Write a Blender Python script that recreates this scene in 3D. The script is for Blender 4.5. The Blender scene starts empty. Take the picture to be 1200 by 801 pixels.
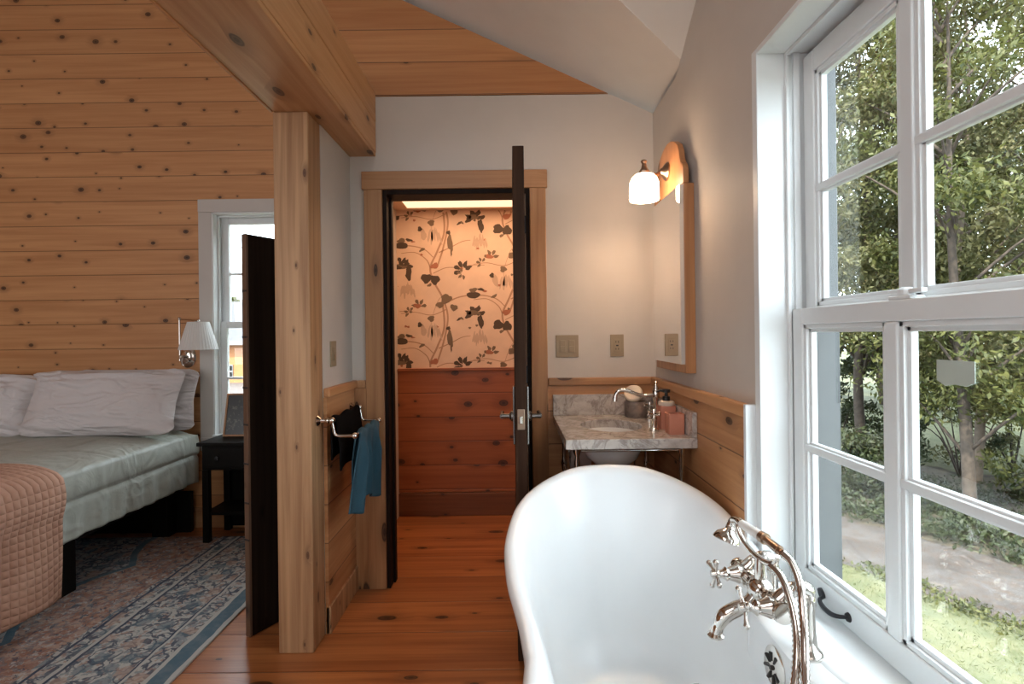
import bpy, bmesh, math, random
import numpy as np
from mathutils import Vector, Matrix, noise
PI = math.pi
S = bpy.context.scene
COL = S.collection
random.seed(4)

# ------------------------------------------------------------------ camera, world, lights, exposure
cam_d = bpy.data.cameras.new('camera'); cam = bpy.data.objects.new('camera', cam_d); COL.objects.link(cam)
cam_d.sensor_width = 36; cam_d.lens = 615/1200*36; cam_d.shift_y = -8.5/1200; cam_d.clip_start = .02; cam_d.clip_end = 400
cam.matrix_world = Matrix.Translation((0, 0, 1.30)) @ Matrix.Rotation(PI/2, 4, 'X') @ Matrix.Rotation(-.012, 4, 'Z')
S.camera = cam
S.view_settings.view_transform = 'Standard'; S.view_settings.look = 'None'
S.view_settings.gamma = 1; S.view_settings.use_curve_mapping = False
S.view_settings.exposure = 0.05
wd = bpy.data.worlds.new('sky'); S.world = wd; wd.use_nodes = True
bg = wd.node_tree.nodes['Background']; bg.inputs[0].default_value = (.80, .91, 1, 1); bg.inputs[1].default_value = 9.3

def lamp(name, kind, loc, energy, color=(1, 1, 1), size=(1, 1), aim=None, rad=.05, spread=None):
    d = bpy.data.lights.new(name, kind); o = bpy.data.objects.new(name, d); COL.objects.link(o)
    o.location = loc; d.energy = energy; d.color = color
    if kind == 'AREA':
        d.shape = 'RECTANGLE'; d.size, d.size_y = size
        if spread: d.spread = spread
    elif kind == 'SUN': d.angle = math.radians(1.2)
    else: d.shadow_soft_size = rad
    if aim: o.rotation_euler = (Vector(aim)-Vector(loc)).to_track_quat('-Z', 'Y').to_euler()
    return o
lamp('sun', 'SUN', (-20, -30, 40), 15.0, (1, .92, .76), aim=(0, 0, 0))
# added fill lamps behind the camera; the back wall has no openings
lamp('fill_back', 'AREA', (-.7, -2.5, 1.75), 20, (.95, .97, 1), (2.6, 1.8), aim=(-.3, 3, 2.0))
lamp('fill_back_bedroom', 'AREA', (-4.0, -2.5, 1.7), 52, (.95, .97, 1), (2.4, 1.8), aim=(-3.6, 3, 1.2))

lamp('fill_overhead', 'AREA', (-.55, -.35, 2.75), 17, (.93, .97, 1), (.9, 1.1), aim=(.45, 1.25, .3))  # added fill lamp overhead that brightens the tub; the ceiling has no opening
# ------------------------------------------------------------------ node helpers
class NT:
    def __init__(s, name):
        s.m = bpy.data.materials.new(name); s.m.use_nodes = True
        s.t = s.m.node_tree; s.n = s.t.nodes; s.b = s.n['Principled BSDF']
    def new(s, k, **kw):
        n = s.n.new(k)
        for a, v in kw.items(): setattr(n, a, v)
        return n
    def put(s, sock, v):
        if isinstance(v, bpy.types.NodeSocket): s.t.links.new(v, sock)
        elif v is not None: sock.default_value = v
    def ma(s, op, a, b=None, c=None, clamp=False):
        n = s.new('ShaderNodeMath', operation=op, use_clamp=clamp)
        for i, v in enumerate((a, b, c)): s.put(n.inputs[i], v)
        return n.outputs[0]
    def xyz(s):
        tc = s.new('ShaderNodeTexCoord'); sp = s.new('ShaderNodeSeparateXYZ'); s.put(sp.inputs[0], tc.outputs['Object'])
        return dict(X=sp.outputs[0], Y=sp.outputs[1], Z=sp.outputs[2]), tc.outputs['Object']
    def vec(s, a, b, c=0.0):
        n = s.new('ShaderNodeCombineXYZ')
        for i, v in enumerate((a, b, c)): s.put(n.inputs[i], v)
        return n.outputs[0]
    def noise(s, v, scale=1., detail=3., rough=.5, dist=0.):
        n = s.new('ShaderNodeTexNoise'); s.put(n.inputs['Vector'], v); n.inputs['Scale'].default_value = scale
        n.inputs['Detail'].default_value = detail; n.inputs['Roughness'].default_value = rough; n.inputs['Distortion'].default_value = dist
        return n.outputs['Fac']
    def ramp(s, v, a, b, lo=0., hi=1., smooth=True):
        n = s.new('ShaderNodeMapRange', interpolation_type='SMOOTHSTEP' if smooth else 'LINEAR')
        for i, x in enumerate((v, a, b, lo, hi)): s.put(n.inputs[i], x)
        return n.outputs[0]
    def mix(s, f, a, b, mode='MIX'):
        n = s.new('ShaderNodeMix', data_type='RGBA', blend_type=mode)
        s.put(n.inputs[0], f)
        for i, v in ((6, a), (7, b)):
            if isinstance(v, tuple) and len(v) == 3: v = (*v, 1)
            s.put(n.inputs[i], v)
        return n.outputs[2]
    def bump(s, h, strength=.3, dist=.01):
        n = s.new('ShaderNodeBump'); n.inputs['Strength'].default_value = strength; n.inputs['Distance'].default_value = dist
        s.put(n.inputs['Height'], h); s.put(s.b.inputs['Normal'], n.outputs[0])
    def fin(s, col=None, rough=None, metal=None, spec=None):
        if isinstance(col, tuple) and len(col) == 3: col = (*col, 1)
        s.put(s.b.inputs['Base Color'], col); s.put(s.b.inputs['Roughness'], rough)
        s.put(s.b.inputs['Metallic'], metal); s.put(s.b.inputs['Specular IOR Level'], spec)
        return s.m

def plain(name, col, rough=.5, metal=0., var=.04, scale=8., bump=0., bscale=60., spec=None, coat=0.):
    n = NT(name); _, o = n.xyz()
    f = n.ramp(n.noise(o, scale, 4), .3, .7)
    c2 = tuple(max(0, x*(1-var*3)) for x in col)
    if bump: n.bump(n.noise(o, bscale, 3), bump, .004)
    if coat: n.b.inputs['Coat Weight'].default_value = coat
    return n.fin(n.mix(f, c2, col), rough, metal, spec)

def wood(name, light, dark, along='X', across=('Z',), board=None, off=0., knots=.5, knot_uv=(.36, .15), rough=.5,
         seam=.0025, boardvar=.35, grain=1., knotcol=(.035, .013, .006), coat=0., tone=1., knotsize=1., spec=None):
    n = NT(name); ax, o = n.xyz()
    u = ax[along]; v = ax[across[0]]
    for k in across[1:]: v = n.ma('ADD', v, ax[k])
    if board:
        q = n.ma('DIVIDE', n.ma('SUBTRACT', v, off), board); idn = n.ma('FLOOR', q); fr = n.ma('FRACT', q)
        wn = n.new('ShaderNodeTexWhiteNoise', noise_dimensions='1D'); n.put(wn.inputs['W'], idn); rnd = wn.outputs['Value']
        u = n.ma('ADD', u, n.ma('MULTIPLY', rnd, 23.7))
    else: rnd = None
    vo = n.new('ShaderNodeTexVoronoi', voronoi_dimensions='2D'); vo.inputs['Randomness'].default_value = .95
    n.put(vo.inputs['Vector'], n.vec(n.ma('DIVIDE', u, knot_uv[0]), n.ma('DIVIDE', v, knot_uv[1]), 0.))
    vo.inputs['Scale'].default_value = 1.
    d = vo.outputs['Distance']; sp = n.new('ShaderNodeSeparateColor'); n.put(sp.inputs[0], vo.outputs['Color'])
    rr = n.ma('MULTIPLY', n.ma('POWER', sp.outputs[0], 1.8), .095*knotsize); rr = n.ma('ADD', rr, .030*knotsize)
    keep = n.ma('LESS_THAN', sp.outputs[1], knots)
    dd = n.ma('ADD', d, n.ma('MULTIPLY', n.ma('SUBTRACT', n.noise(n.vec(n.ma('MULTIPLY', u, 30.), n.ma('MULTIPLY', v, 60.)), 1., 2), .5), .02))
    rel = n.ma('DIVIDE', dd, rr)
    core = n.ma('MULTIPLY', n.ramp(rel, .75, 1.05, 1., 0.), keep)
    halo = n.ma('MULTIPLY', n.ramp(rel, .8, 3.4, 1., 0.), keep)
    vw = n.ma('ADD', v, n.ma('MULTIPLY', halo, .016))
    g1 = n.noise(n.vec(n.ma('MULTIPLY', u, 1.1), n.ma('MULTIPLY', vw, 34.)), 1., 6, .62, .35)
    g2 = n.noise(n.vec(n.ma('MULTIPLY', u, .55), n.ma('MULTIPLY', vw, 8.)), 1., 3, .5, .8)
    g3 = n.noise(n.vec(n.ma('MULTIPLY', u, 3.), n.ma('MULTIPLY', vw, 150.)), 1., 2)
    f = n.ma('ADD', n.ma('MULTIPLY', n.ramp(g1, .32, .7), .55*grain), n.ma('MULTIPLY', n.ramp(g2, .35, .68), .45*grain))
    f = n.ma('ADD', f, n.ma('MULTIPLY', n.ma('SUBTRACT', g3, .5), .25*grain), clamp=True)
    c = n.mix(f, light, dark)
    c = n.mix(n.ma('MULTIPLY', halo, .38), c, tuple(x*.42 for x in dark))
    ring = n.ma('ADD', .87, n.ma('MULTIPLY', n.ma('SINE', n.ma('MULTIPLY', rel, 9.)), .12))
    c = n.mix(n.ma('MULTIPLY', core, ring), c, knotcol)
    h = n.ma('MULTIPLY', g1, .15)
    if board:
        c = n.mix(n.ma('MULTIPLY', n.ma('SUBTRACT', rnd, .35), boardvar, clamp=True), c, tuple(x*.62 for x in dark))
        e = n.ma('MULTIPLY', n.ma('MINIMUM', fr, n.ma('SUBTRACT', 1., fr)), board)
        sm = n.ramp(e, seam*.4, seam*1.3, 1., 0.)
        c = n.mix(n.ma('MULTIPLY', sm, .8), c, tuple(x*.22 for x in dark))
        h = n.ma('SUBTRACT', h, n.ma('MULTIPLY', n.ramp(e, 0., seam*2, 1., 0.), 1.))
    n.bump(h, .35, .004)
    if coat: n.b.inputs['Coat Weight'].default_value = coat; n.b.inputs['Coat Roughness'].default_value = .22
    rg = n.ma('ADD', rough-.05, n.ma('MULTIPLY', g1, .12))
    return n.fin(c, rg, None, spec)

def emit(name, col, strength, base=(.9, .88, .85)):
    n = NT(name); n.b.inputs['Emission Color'].default_value = (*col, 1); n.b.inputs['Emission Strength'].default_value = strength
    return n.fin(base, .35)

def glass(name, refl=.09):
    m = bpy.data.materials.new(name); m.use_nodes = True; t = m.node_tree; t.nodes.clear()
    o = t.nodes.new('ShaderNodeOutputMaterial'); mx = t.nodes.new('ShaderNodeMixShader')
    tr = t.nodes.new('ShaderNodeBsdfTransparent'); tr.inputs[0].default_value = (.97, .985, .98, 1)
    gl = t.nodes.new('ShaderNodeBsdfGlossy'); gl.inputs['Roughness'].default_value = .01
    lw = t.nodes.new('ShaderNodeLayerWeight'); lw.inputs[0].default_value = .5
    pw = t.nodes.new('ShaderNodeMath'); pw.operation = 'POWER'; pw.inputs[1].default_value = 4.5; t.links.new(lw.outputs['Facing'], pw.inputs[0])
    fr = t.nodes.new('ShaderNodeMath'); fr.operation = 'MULTIPLY_ADD'; fr.inputs[1].default_value = .7; fr.inputs[2].default_value = .04; t.links.new(pw.outputs[0], fr.inputs[0])
    t.links.new(fr.outputs[0], mx.inputs[0]); t.links.new(tr.outputs[0], mx.inputs[1]); t.links.new(gl.outputs[0], mx.inputs[2])
    t.links.new(mx.outputs[0], o.inputs[0]); return m

def leafmat(name, a, b, trans=.35):
    n = NT(name); g = n.new('ShaderNodeNewGeometry')
    f = n.ramp(n.noise(g.outputs['Position'], 3.2, 4, .7), .32, .68)
    ri = n.ramp(g.outputs['Random Per Island'], 0., 1.)
    c = n.mix(n.ma('ADD', n.ma('MULTIPLY', f, .5), n.ma('MULTIPLY', ri, .5)), a, b)
    n.fin(c, .55, spec=.35)
    tl = n.new('ShaderNodeBsdfTranslucent'); n.put(tl.inputs[0], c); mx = n.new('ShaderNodeMixShader'); mx.inputs[0].default_value = trans
    out = n.n['Material Output']; n.put(mx.inputs[1], n.b.outputs[0]); n.put(mx.inputs[2], tl.outputs[0]); n.put(out.inputs[0], mx.outputs[0])
    return n.m

# ------------------------------------------------------------------ materials
PL, PD = (.60, .315, .145), (.42, .185, .070)
M = {}
M['pine_wall'] = wood('bedroom knotty pine boards', (.68, .355, .155), (.52, .235, .088), 'X', ('Z',), .1695, 2.2535-.0, knots=.72, knot_uv=(.205, .150), rough=.5, boardvar=.28, knotsize=.95)
M['pine_gable'] = wood('gable pine boards', (.56, .26, .10), (.42, .165, .055), 'X', ('Z',), .169, 2.549, knots=.35, knot_uv=(.4, .15), rough=.5, boardvar=.3)
M['pine_wains'] = wood('wainscot pine boards', (.60, .31, .14), (.42, .18, .07), 'Y', ('Z',), .1695, 1.075, knots=.6, knot_uv=(.3, .14), rough=.42, boardvar=.2)
M['pine_wains_x'] = wood('wainscot pine boards across', (.60, .31, .14), (.42, .18, .07), 'X', ('Z',), .1695, 1.075, knots=.4, knot_uv=(.3, .14), rough=.42, boardvar=.2)
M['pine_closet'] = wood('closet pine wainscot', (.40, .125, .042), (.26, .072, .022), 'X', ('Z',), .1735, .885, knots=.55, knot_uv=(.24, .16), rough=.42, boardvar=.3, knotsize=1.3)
M['pine_trim_z'] = wood('pine casing upright', (.50, .27, .125), (.34, .150, .060), 'Z', ('X', 'Y'), knots=.7, knot_uv=(.36, .11), rough=.45, knotsize=1.5)
M['pine_trim_x'] = wood('pine casing across', (.50, .27, .125), (.36, .165, .068), 'X', ('Z', 'Y'), knots=.6, knot_uv=(.3, .12), rough=.45, knotsize=1.3)
M['pine_rail_y'] = wood('pine rail along the wall', (.62, .32, .14), (.46, .2, .08), 'Y', ('Z', 'X'), knots=.05, rough=.42)
M['pine_post'] = wood('pale pine post', (.56, .33, .17), (.31, .155, .07), 'Z', ('X', 'Y'), grain=1.15, knots=.62, knot_uv=(.26, .105), rough=.5, knotcol=(.10, .04, .018))
M['pine_beam'] = wood('pine beam', (.62, .355, .18), (.46, .225, .095), 'Y', ('X', 'Z'), knots=.66, knot_uv=(.34, .15), rough=.45, knotcol=(.07, .03, .014), knotsize=1.15)
M['pine_mirror'] = wood('mirror pine', (.55, .26, .11), (.38, .15, .055), 'Z', ('X', 'Y'), knots=.1, rough=.35)
M['floor'] = wood('wide pine floor planks', (.53, .195, .062), (.31, .094, .028), 'X', ('Y',), .2633, 2.04, knots=.55, knot_uv=(.33, .15), rough=.30, seam=.0022, boardvar=.4, grain=1.2, coat=.25, knotsize=1.35)
M['dark_wood'] = wood('black stained wood', (.022, .014, .009), (.007, .004, .003), 'Z', ('X', 'Y'), knots=.2, rough=.5, spec=.15, knotcol=(.004, .003, .002))
M['door_wood'] = wood('dark brown door wood', (.060, .028, .015), (.012, .006, .004), 'Z', ('X', 'Y'), knots=.15, rough=.7, spec=.12, knotcol=(.01, .006, .004))
M['jamb'] = wood('black jamb wood', (.018, .009, .006), (.006, .003, .002), 'Z', ('X', 'Y'), knots=.1, rough=.6, spec=.15)
M['black_furn'] = plain('black painted furniture', (.007, .006, .005), .5, spec=.15)
M['paint'] = plain('warm white wall paint', (.58, .525, .47), .65, var=.01, bump=.05, bscale=40)
M['ceil'] = plain('white ceiling paint', (.70, .67, .63), .7, var=.01, bump=.05, bscale=30)
M['white'] = plain('white window paint', (.78, .80, .80), .35, var=.01)
M['casing_white'] = plain('warm white casing paint', (.62, .59, .55), .5, var=.01)
M['tub'] = plain('white enamel', (.84, .86, .865), .24, var=.004)
M['porcelain'] = plain('white porcelain', (.82, .80, .77), .15, var=.01)
M['chrome'] = plain('polished nickel', (.66, .62, .575), .09, 1., var=.01)
M['chrome_dk'] = plain('dark steel', (.22, .21, .20), .25, 1., var=.03)
M['iron'] = plain('black iron', (.035, .035, .04), .4, .6)
M['bronze'] = plain('brushed bronze', (.42, .30, .22), .28, 1.)
M['mirror'] = plain('mirror silver', (.92, .92, .92), .012, 1., var=0.)
M['glass'] = glass('window glass')
M['plate'] = plain('beige switch plastic', (.33, .245, .15), .4, var=.01)
M['terracotta'] = plain('terracotta ceramic', (.62, .235, .145), .6, var=.03)
M['cream'] = plain('cream ceramic', (.70, .58, .46), .5, var=.03)
M['blackpl'] = plain('black plastic', (.015, .013, .012), .3)
M['paper'] = plain('tissue paper', (.80, .66, .60), .9, bump=.2)
M['stone_jar'] = plain('grey stone jar', (.28, .21, .17), .45, var=.15, scale=30)
M['shade_on'] = emit('lit opal glass', (1., .72, .48), 20.0)
M['diffuser'] = emit('lit ceiling diffuser', (1., .66, .42), 1.3)
M['sheet'] = plain('grey white sheet', (.58, .61, .63), .85, bump=.2, bscale=200)
M['pillow'] = plain('mauve white pillowcase cotton', (.60, .56, .57), .85, bump=.25, bscale=120)
M['comforter'] = plain('sage grey satin comforter', (.44, .455, .40), .48, var=.02, bump=.1, bscale=200)
M['black_cloth'] = plain('black terry cloth', (.006, .005, .005), .95, spec=.05, bump=.6, bscale=300)
M['teal'] = plain('teal terry cloth', (.028, .082, .115), .95, var=.06, bump=.8, bscale=260)
M['lamp_shade'] = plain('white pleated lamp fabric', (.80, .80, .78), .8, var=.01)
M['bark'] = plain('grey brown bark', (.055, .040, .030), .9, var=.15, scale=12, bump=.8, bscale=25)
M['bark_pale'] = plain('pale bark', (.13, .098, .075), .9, var=.12, scale=12, bump=.5, bscale=25)
M['orange_siding'] = plain('orange siding', (.72, .33, .12), .7, var=.02)
M['roof_grey'] = plain('grey shingle roof', (.060, .060, .070), .8, var=.05, scale=3)
M['gravel'] = plain('gravel yard', (.10, .08, .073), .95, var=.2, scale=6)
M['pane_patch'] = plain('pale pane patch', (.50, .56, .50), .6, var=.03)
M['peach'] = plain('peach plaster', (.72, .52, .38), .7, var=.01)
M['leaf_a'] = leafmat('sunlit green leaves', (.024, .036, .009), (.105, .104, .030))
M['leaf_b'] = leafmat('pale olive leaves', (.048, .055, .020), (.165, .152, .070))
M['leaf_c'] = leafmat('dark green leaves', (.012, .020, .007), (.045, .056, .02))
def cloth(name, col, rough, sc, st, stretch=(1., 1., 1.)):
    n = NT(name); _, o = n.xyz(); mp = n.new('ShaderNodeMapping'); n.put(mp.inputs[0], o); mp.inputs['Scale'].default_value = stretch
    a = n.noise(mp.outputs[0], sc, 3, .55, 1.6); b = n.ma('ABSOLUTE', n.ma('SUBTRACT', n.noise(mp.outputs[0], sc*.55, 2, .5, 1.2), .5))
    h = n.ma('ADD', a, n.ma('MULTIPLY', n.ramp(b, 0., .10, 1., 0.), .6)); n.bump(h, st, .03)
    return n.fin(col, rough)
M['pillow'] = cloth('mauve white pillowcase cotton', (.72, .68, .68), .85, 5., .5, (.8, 1, 2.4))
M['comforter'] = cloth('sage grey satin comforter', (.44, .455, .40), .45, 5., .3, (1.4, 1., 1.))
M['sheet'] = cloth('grey white sheet', (.58, .61, .63), .85, 9., .4)
def quilt():
    n = NT('peach quilted cotton'); ax, o = n.xyz()
    a = n.ma('ABSOLUTE', n.ma('SINE', n.ma('MULTIPLY', n.ma('ADD', ax['Y'], 0), 95.)))
    b = n.ma('ABSOLUTE', n.ma('SINE', n.ma('MULTIPLY', n.ma('ADD', ax['Z'], ax['X']), 95.)))
    h = n.ma('MULTIPLY', n.ma('POWER', a, .6), n.ma('POWER', b, .6)); n.bump(h, .9, .008)
    nf = n.noise(o, 5, 4)
    return n.fin(n.mix(n.ramp(nf, .3, .7), (.50, .26, .17), (.62, .35, .24)), .85)
M['quilt'] = quilt()
def marble():
    n = NT('beige grey marble'); ax, o = n.xyz()
    w = n.noise(o, 7, 6, .65, 1.6); v = n.ramp(n.ma('ABSOLUTE', n.ma('SUBTRACT', w, .5)), 0., .055, 1., 0.)
    w2 = n.ramp(n.noise(o, 16, 6, .7, .8), .35, .7)
    c = n.mix(w2, (.60, .55, .50), (.40, .34, .30)); c = n.mix(n.ma('MULTIPLY', v, .55), c, (.20, .15, .13))
    return n.fin(c, .12)
M['marble'] = marble()
def rugmat():
    n = NT('faded persian rug wool'); ax, o = n.xyz()
    wv = n.noise(o, 9, 2, .5); X = n.ma('ADD', ax['X'], n.ma('MULTIPLY', n.ma('SUBTRACT', wv, .5), .02))
    e = n.ma('SUBTRACT', -1.30, X)                        # distance in from the right edge
    cream, navy, teal, rust, tan = (.46, .43, .39), (.030, .045, .08), (.075, .13, .165), (.30, .135, .09), (.42, .27, .20)
    vo = n.new('ShaderNodeTexVoronoi', voronoi_dimensions='2D', feature='F1'); n.put(vo.inputs['Vector'], n.vec(X, ax['Y'])); vo.inputs['Scale'].default_value = 9
    sp = n.new('ShaderNodeSeparateColor'); n.put(sp.inputs[0], vo.outputs['Color'])
    flo = n.ramp(n.ma('ADD', vo.outputs['Distance'], n.ma('MULTIPLY', n.ma('SUBTRACT', n.noise(o, 40, 3), .5), .5)), .28, .34, 1., 0.)
    vine = n.ramp(n.ma('ABSOLUTE', n.ma('SUBTRACT', n.noise(o, 17, 2, .5, .5), .5)), .03, .05, 1., 0.)
    bits = n.ramp(n.noise(o, 38, 2, .6), .52, .56)
    bits2 = n.ramp(n.noise(n.vec(ax['Y'], X), 31, 2, .6), .56, .60)
    flc = n.mix(n.ma('GREATER_THAN', sp.outputs[0], .45), tan, teal)
    def patt(base):
        c = n.mix(n.ma('MULTIPLY', bits, .55), base, teal); c = n.mix(n.ma('MULTIPLY', bits2, .6), c, rust)
        c = n.mix(n.ma('MULTIPLY', vine, .85), c, navy); return n.mix(n.ma('MULTIPLY', flo, .6), c, flc)
    border = patt(cream)
    cl = n.noise(o, 22, 3, .6); fieldr = n.mix(n.ramp(cl, .42, .62), rust, tan)
    fieldr = n.mix(n.ma('MULTIPLY', n.ramp(n.noise(o, 33, 3, .7, .6), .56, .60), .75), fieldr, cream); fieldr = n.mix(n.ma('MULTIPLY', n.ramp(n.noise(n.vec(ax['Y'], ax['X']), 27, 3, .7, .8), .58, .62), .8), fieldr, navy)
    fieldr = n.mix(n.ma('MULTIPLY', vine, .4), fieldr, teal)
    inner = patt((.40, .38, .37))
    # scalloped medallion line further in
    sc = n.ma('ADD', .90, n.ma('MULTIPLY', n.ma('ABSOLUTE', n.ma('SINE', n.ma('MULTIPLY', ax['Y'], 4.2))), .16))
    c = n.mix(n.ma('GREATER_THAN', e, .022), cream, teal)
    c = n.mix(n.ma('GREATER_THAN', e, .085), c, cream); c = n.mix(n.ma('GREATER_THAN', e, .105), c, border)
    for a, b2, cc in ((.18, .192, cream), (.192, .20, navy), (.47, .482, navy), (.482, .50, cream), (.56, .575, navy)):
        c = n.mix(n.ma('MULTIPLY', n.ma('GREATER_THAN', e, a), n.ma('LESS_THAN', e, b2)), c, cc)
    c = n.mix(n.ma('GREATER_THAN', e, .60), c, fieldr)
    c = n.mix(n.ma('GREATER_THAN', n.ma('SUBTRACT', e, sc), -.04), c, teal)
    c = n.mix(n.ma('GREATER_THAN', n.ma('SUBTRACT', e, sc), .0), c, inner)
    wear = n.ramp(n.noise(o, 14, 5, .7), .4, .7, 0., .22); c = n.mix(wear, c, (.36, .32, .31))
    n.bump(n.noise(o, 300, 2), .4, .004)
    return n.fin(c, .95)
M['rug'] = rugmat()
def groundmat():
    n = NT('mown grass and meadow'); ax, o = n.xyz()
    f = n.ramp(n.noise(o, 2.2, 6, .7), .35, .65); g = n.ramp(n.noise(o, 30, 3, .7), .3, .7)
    c = n.mix(f, (.048, .060, .020), (.098, .098, .043)); c = n.mix(n.ma('MULTIPLY', g, .4), c, (.12, .115, .07))
    n.bump(n.noise(o, 60, 3), .8, .03)
    return n.fin(c, .95)
M['grass'] = groundmat()
def pathmat():
    n = NT('dirt and gravel lane'); ax, o = n.xyz()
    f = n.ramp(n.noise(o, 1.5, 6, .7), .35, .65); g = n.ramp(n.noise(o, 9, 5, .8), .45, .6)
    c = n.mix(f, (.030, .024, .022), (.060, .053, .051)); c = n.mix(n.ma('MULTIPLY', g, .6), c, (.050, .028, .016)); c = n.mix(n.ma('MULTIPLY', n.ramp(n.noise(o, 3.5, 5, .75), .58, .64), .6), c, (.10, .085, .07))
    n.bump(n.noise(o, 40, 4), .6, .03)
    return n.fin(c, .95)
M['lane'] = pathmat()
M['litter'] = plain('leaf litter soil', (.055, .042, .023), .95, var=.25, scale=5, bump=.6, bscale=30)
def clapmat():
    n = NT('orange clapboard'); ax, o = n.xyz()
    fr = n.ma('FRACT', n.ma('DIVIDE', ax['Z'], .3)); n.bump(fr, .4, .03)
    return n.fin((.30, .125, .045), .7)
M['clap'] = clapmat()

# ------------------------------------------------------------------ mesh helpers
def B(): return bmesh.new()
def box(bm, x0, x1, y0, y1, z0, z1):
    vs = [bm.verts.new((x, y, z)) for z in (z0, z1) for x, y in ((x0, y0), (x1, y0), (x1, y1), (x0, y1))]
    for f in ((3, 2, 1, 0), (4, 5, 6, 7), (0, 1, 5, 4), (1, 2, 6, 5), (2, 3, 7, 6), (3, 0, 4, 7)): bm.faces.new([vs[i] for i in f])
    return bm
def prism(bm, pts, axis, a, b):
    """polygon pts in the two other axes, extruded along axis from a to b"""
    def mk(p, t): return {'X': (t, p[0], p[1]), 'Y': (p[0], t, p[1]), 'Z': (p[0], p[1], t)}[axis]
    A = [bm.verts.new(mk(p, a)) for p in pts]; C = [bm.verts.new(mk(p, b)) for p in pts]
    bm.faces.new(A); bm.faces.new(C[::-1]); n = len(pts)
    for i in range(n): bm.faces.new((A[i], C[i], C[(i+1) % n], A[(i+1) % n]))
    bmesh.ops.recalc_face_normals(bm, faces=bm.faces[:]); return bm
def crom(P, n=6):
    P = [Vector(p) for p in P]; out = []
    for i in range(len(P)-1):
        p0, p1, p2, p3 = P[max(i-1, 0)], P[i], P[i+1], P[min(i+2, len(P)-1)]
        for k in range(n):
            t = k/n; out.append(.5*((2*p1)+(-p0+p2)*t+(2*p0-5*p1+4*p2-p3)*t*t+(-p0+3*p1-3*p2+p3)*t**3))
    out.append(P[-1]); return out
def tube(bm, P, r, seg=12, smooth=0, ridge=None):
    P = crom(P, smooth) if smooth else [Vector(p) for p in P]
    n = len(P)
    if isinstance(r, (int, float)): R = [r]*n
    else:
        m = len(r)-1; R = [r[min(int(i/(n-1)*m), m-1)]*(1-(i/(n-1)*m-min(int(i/(n-1)*m), m-1)))+r[min(int(i/(n-1)*m), m-1)+1]*(i/(n-1)*m-min(int(i/(n-1)*m), m-1)) for i in range(n)]
    if ridge: R = [x*(1+ridge*(i % 2)) for i, x in enumerate(R)]
    t0 = (P[1]-P[0]).normalized(); up = Vector((0, 0, 1)) if abs(t0.z) < .9 else Vector((1, 0, 0))
    a = t0.cross(up).normalized(); rings = []
    for i in range(n):
        t = (P[min(i+1, n-1)]-P[max(i-1, 0)]).normalized(); a = (a-t*a.dot(t)).normalized(); b = t.cross(a)
        rings.append([bm.verts.new(P[i]+(a*math.cos(2*PI*k/seg)+b*math.sin(2*PI*k/seg))*R[i]) for k in range(seg)])
    for i in range(n-1):
        for k in range(seg): bm.faces.new((rings[i][k], rings[i][(k+1) % seg], rings[i+1][(k+1) % seg], rings[i+1][k]))
    bm.faces.new(rings[0][::-1]); bm.faces.new(rings[-1]); return bm
def lathe(bm, prof, loc=(0, 0, 0), axis='Z', seg=28, sx=1., sy=1., cap=True):
    """prof: (radius, height) list; axis may be Z, X, -X, Y, -Y or a vector"""
    ax = {'Z': (0, 0, 1), 'X': (1, 0, 0), '-X': (-1, 0, 0), 'Y': (0, 1, 0), '-Y': (0, -1, 0)}.get(axis, axis) if isinstance(axis, str) else axis
    q = Vector((0, 0, 1)).rotation_difference(Vector(ax).normalized()); rings = []
    for r, h in prof:
        rings.append([bm.verts.new(Vector(loc)+q @ Vector((r*sx*math.cos(2*PI*k/seg), r*sy*math.sin(2*PI*k/seg), h))) for k in range(seg)])
    for i in range(len(prof)-1):
        for k in range(seg): bm.faces.new((rings[i][k], rings[i][(k+1) % seg], rings[i+1][(k+1) % seg], rings[i+1][k]))
    if cap:
        bm.faces.new(rings[0][::-1]); bm.faces.new(rings[-1])
    bmesh.ops.recalc_face_normals(bm, faces=bm.faces[:]); return bm
def ball(bm, loc, r, sz=1.):
    bmesh.ops.create_uvsphere(bm, u_segments=18, v_segments=12, radius=r, matrix=Matrix.Translation(loc) @ Matrix.Diagonal((1, 1, sz, 1))); return bm
def obj(name, bm, mat, parent=None, bevel=0., smooth=False, seg=2, sub=0, solid=0.):
    me = bpy.data.meshes.new(name); bmesh.ops.recalc_face_normals(bm, faces=bm.faces[:]) if not smooth == 'keep' else None
    bm.to_mesh(me); bm.free()
    for m in (mat if isinstance(mat, list) else [mat]): me.materials.append(m)
    o = bpy.data.objects.new(name, me); COL.objects.link(o)
    if parent: o.parent = parent; o.matrix_parent_inverse = Matrix.Translation(parent.location).inverted()
    if solid: md = o.modifiers.new('thickness', 'SOLIDIFY'); md.thickness = solid; md.offset = 0
    if bevel: md = o.modifiers.new('bevel', 'BEVEL'); md.width = bevel; md.segments = seg; md.limit_method = 'ANGLE'
    if sub: md = o.modifiers.new('sub', 'SUBSURF'); md.levels = md.render_levels = sub
    if smooth:
        me.shade_smooth()
        if smooth != 'all': me.set_sharp_from_angle(angle=math.radians(38))
    return o
def tag(o, label, cat, group=None):
    o['label'] = label; o['category'] = cat
    if group: o['group'] = group
    return o
def thing(name, label, cat, loc=(0, 0, 0), group=None):
    o = bpy.data.objects.new(name, None); COL.objects.link(o); o.location = loc; o.empty_display_size = .1
    return tag(o, label, cat, group)
def struct(o, label=None):
    o['kind'] = 'structure'
    if label: o['label'] = label
    return o
def sempty(name, loc=(0, 0, 0), label=None):
    o = bpy.data.objects.new(name, None); COL.objects.link(o); o.location = loc; return struct(o, label)
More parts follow.
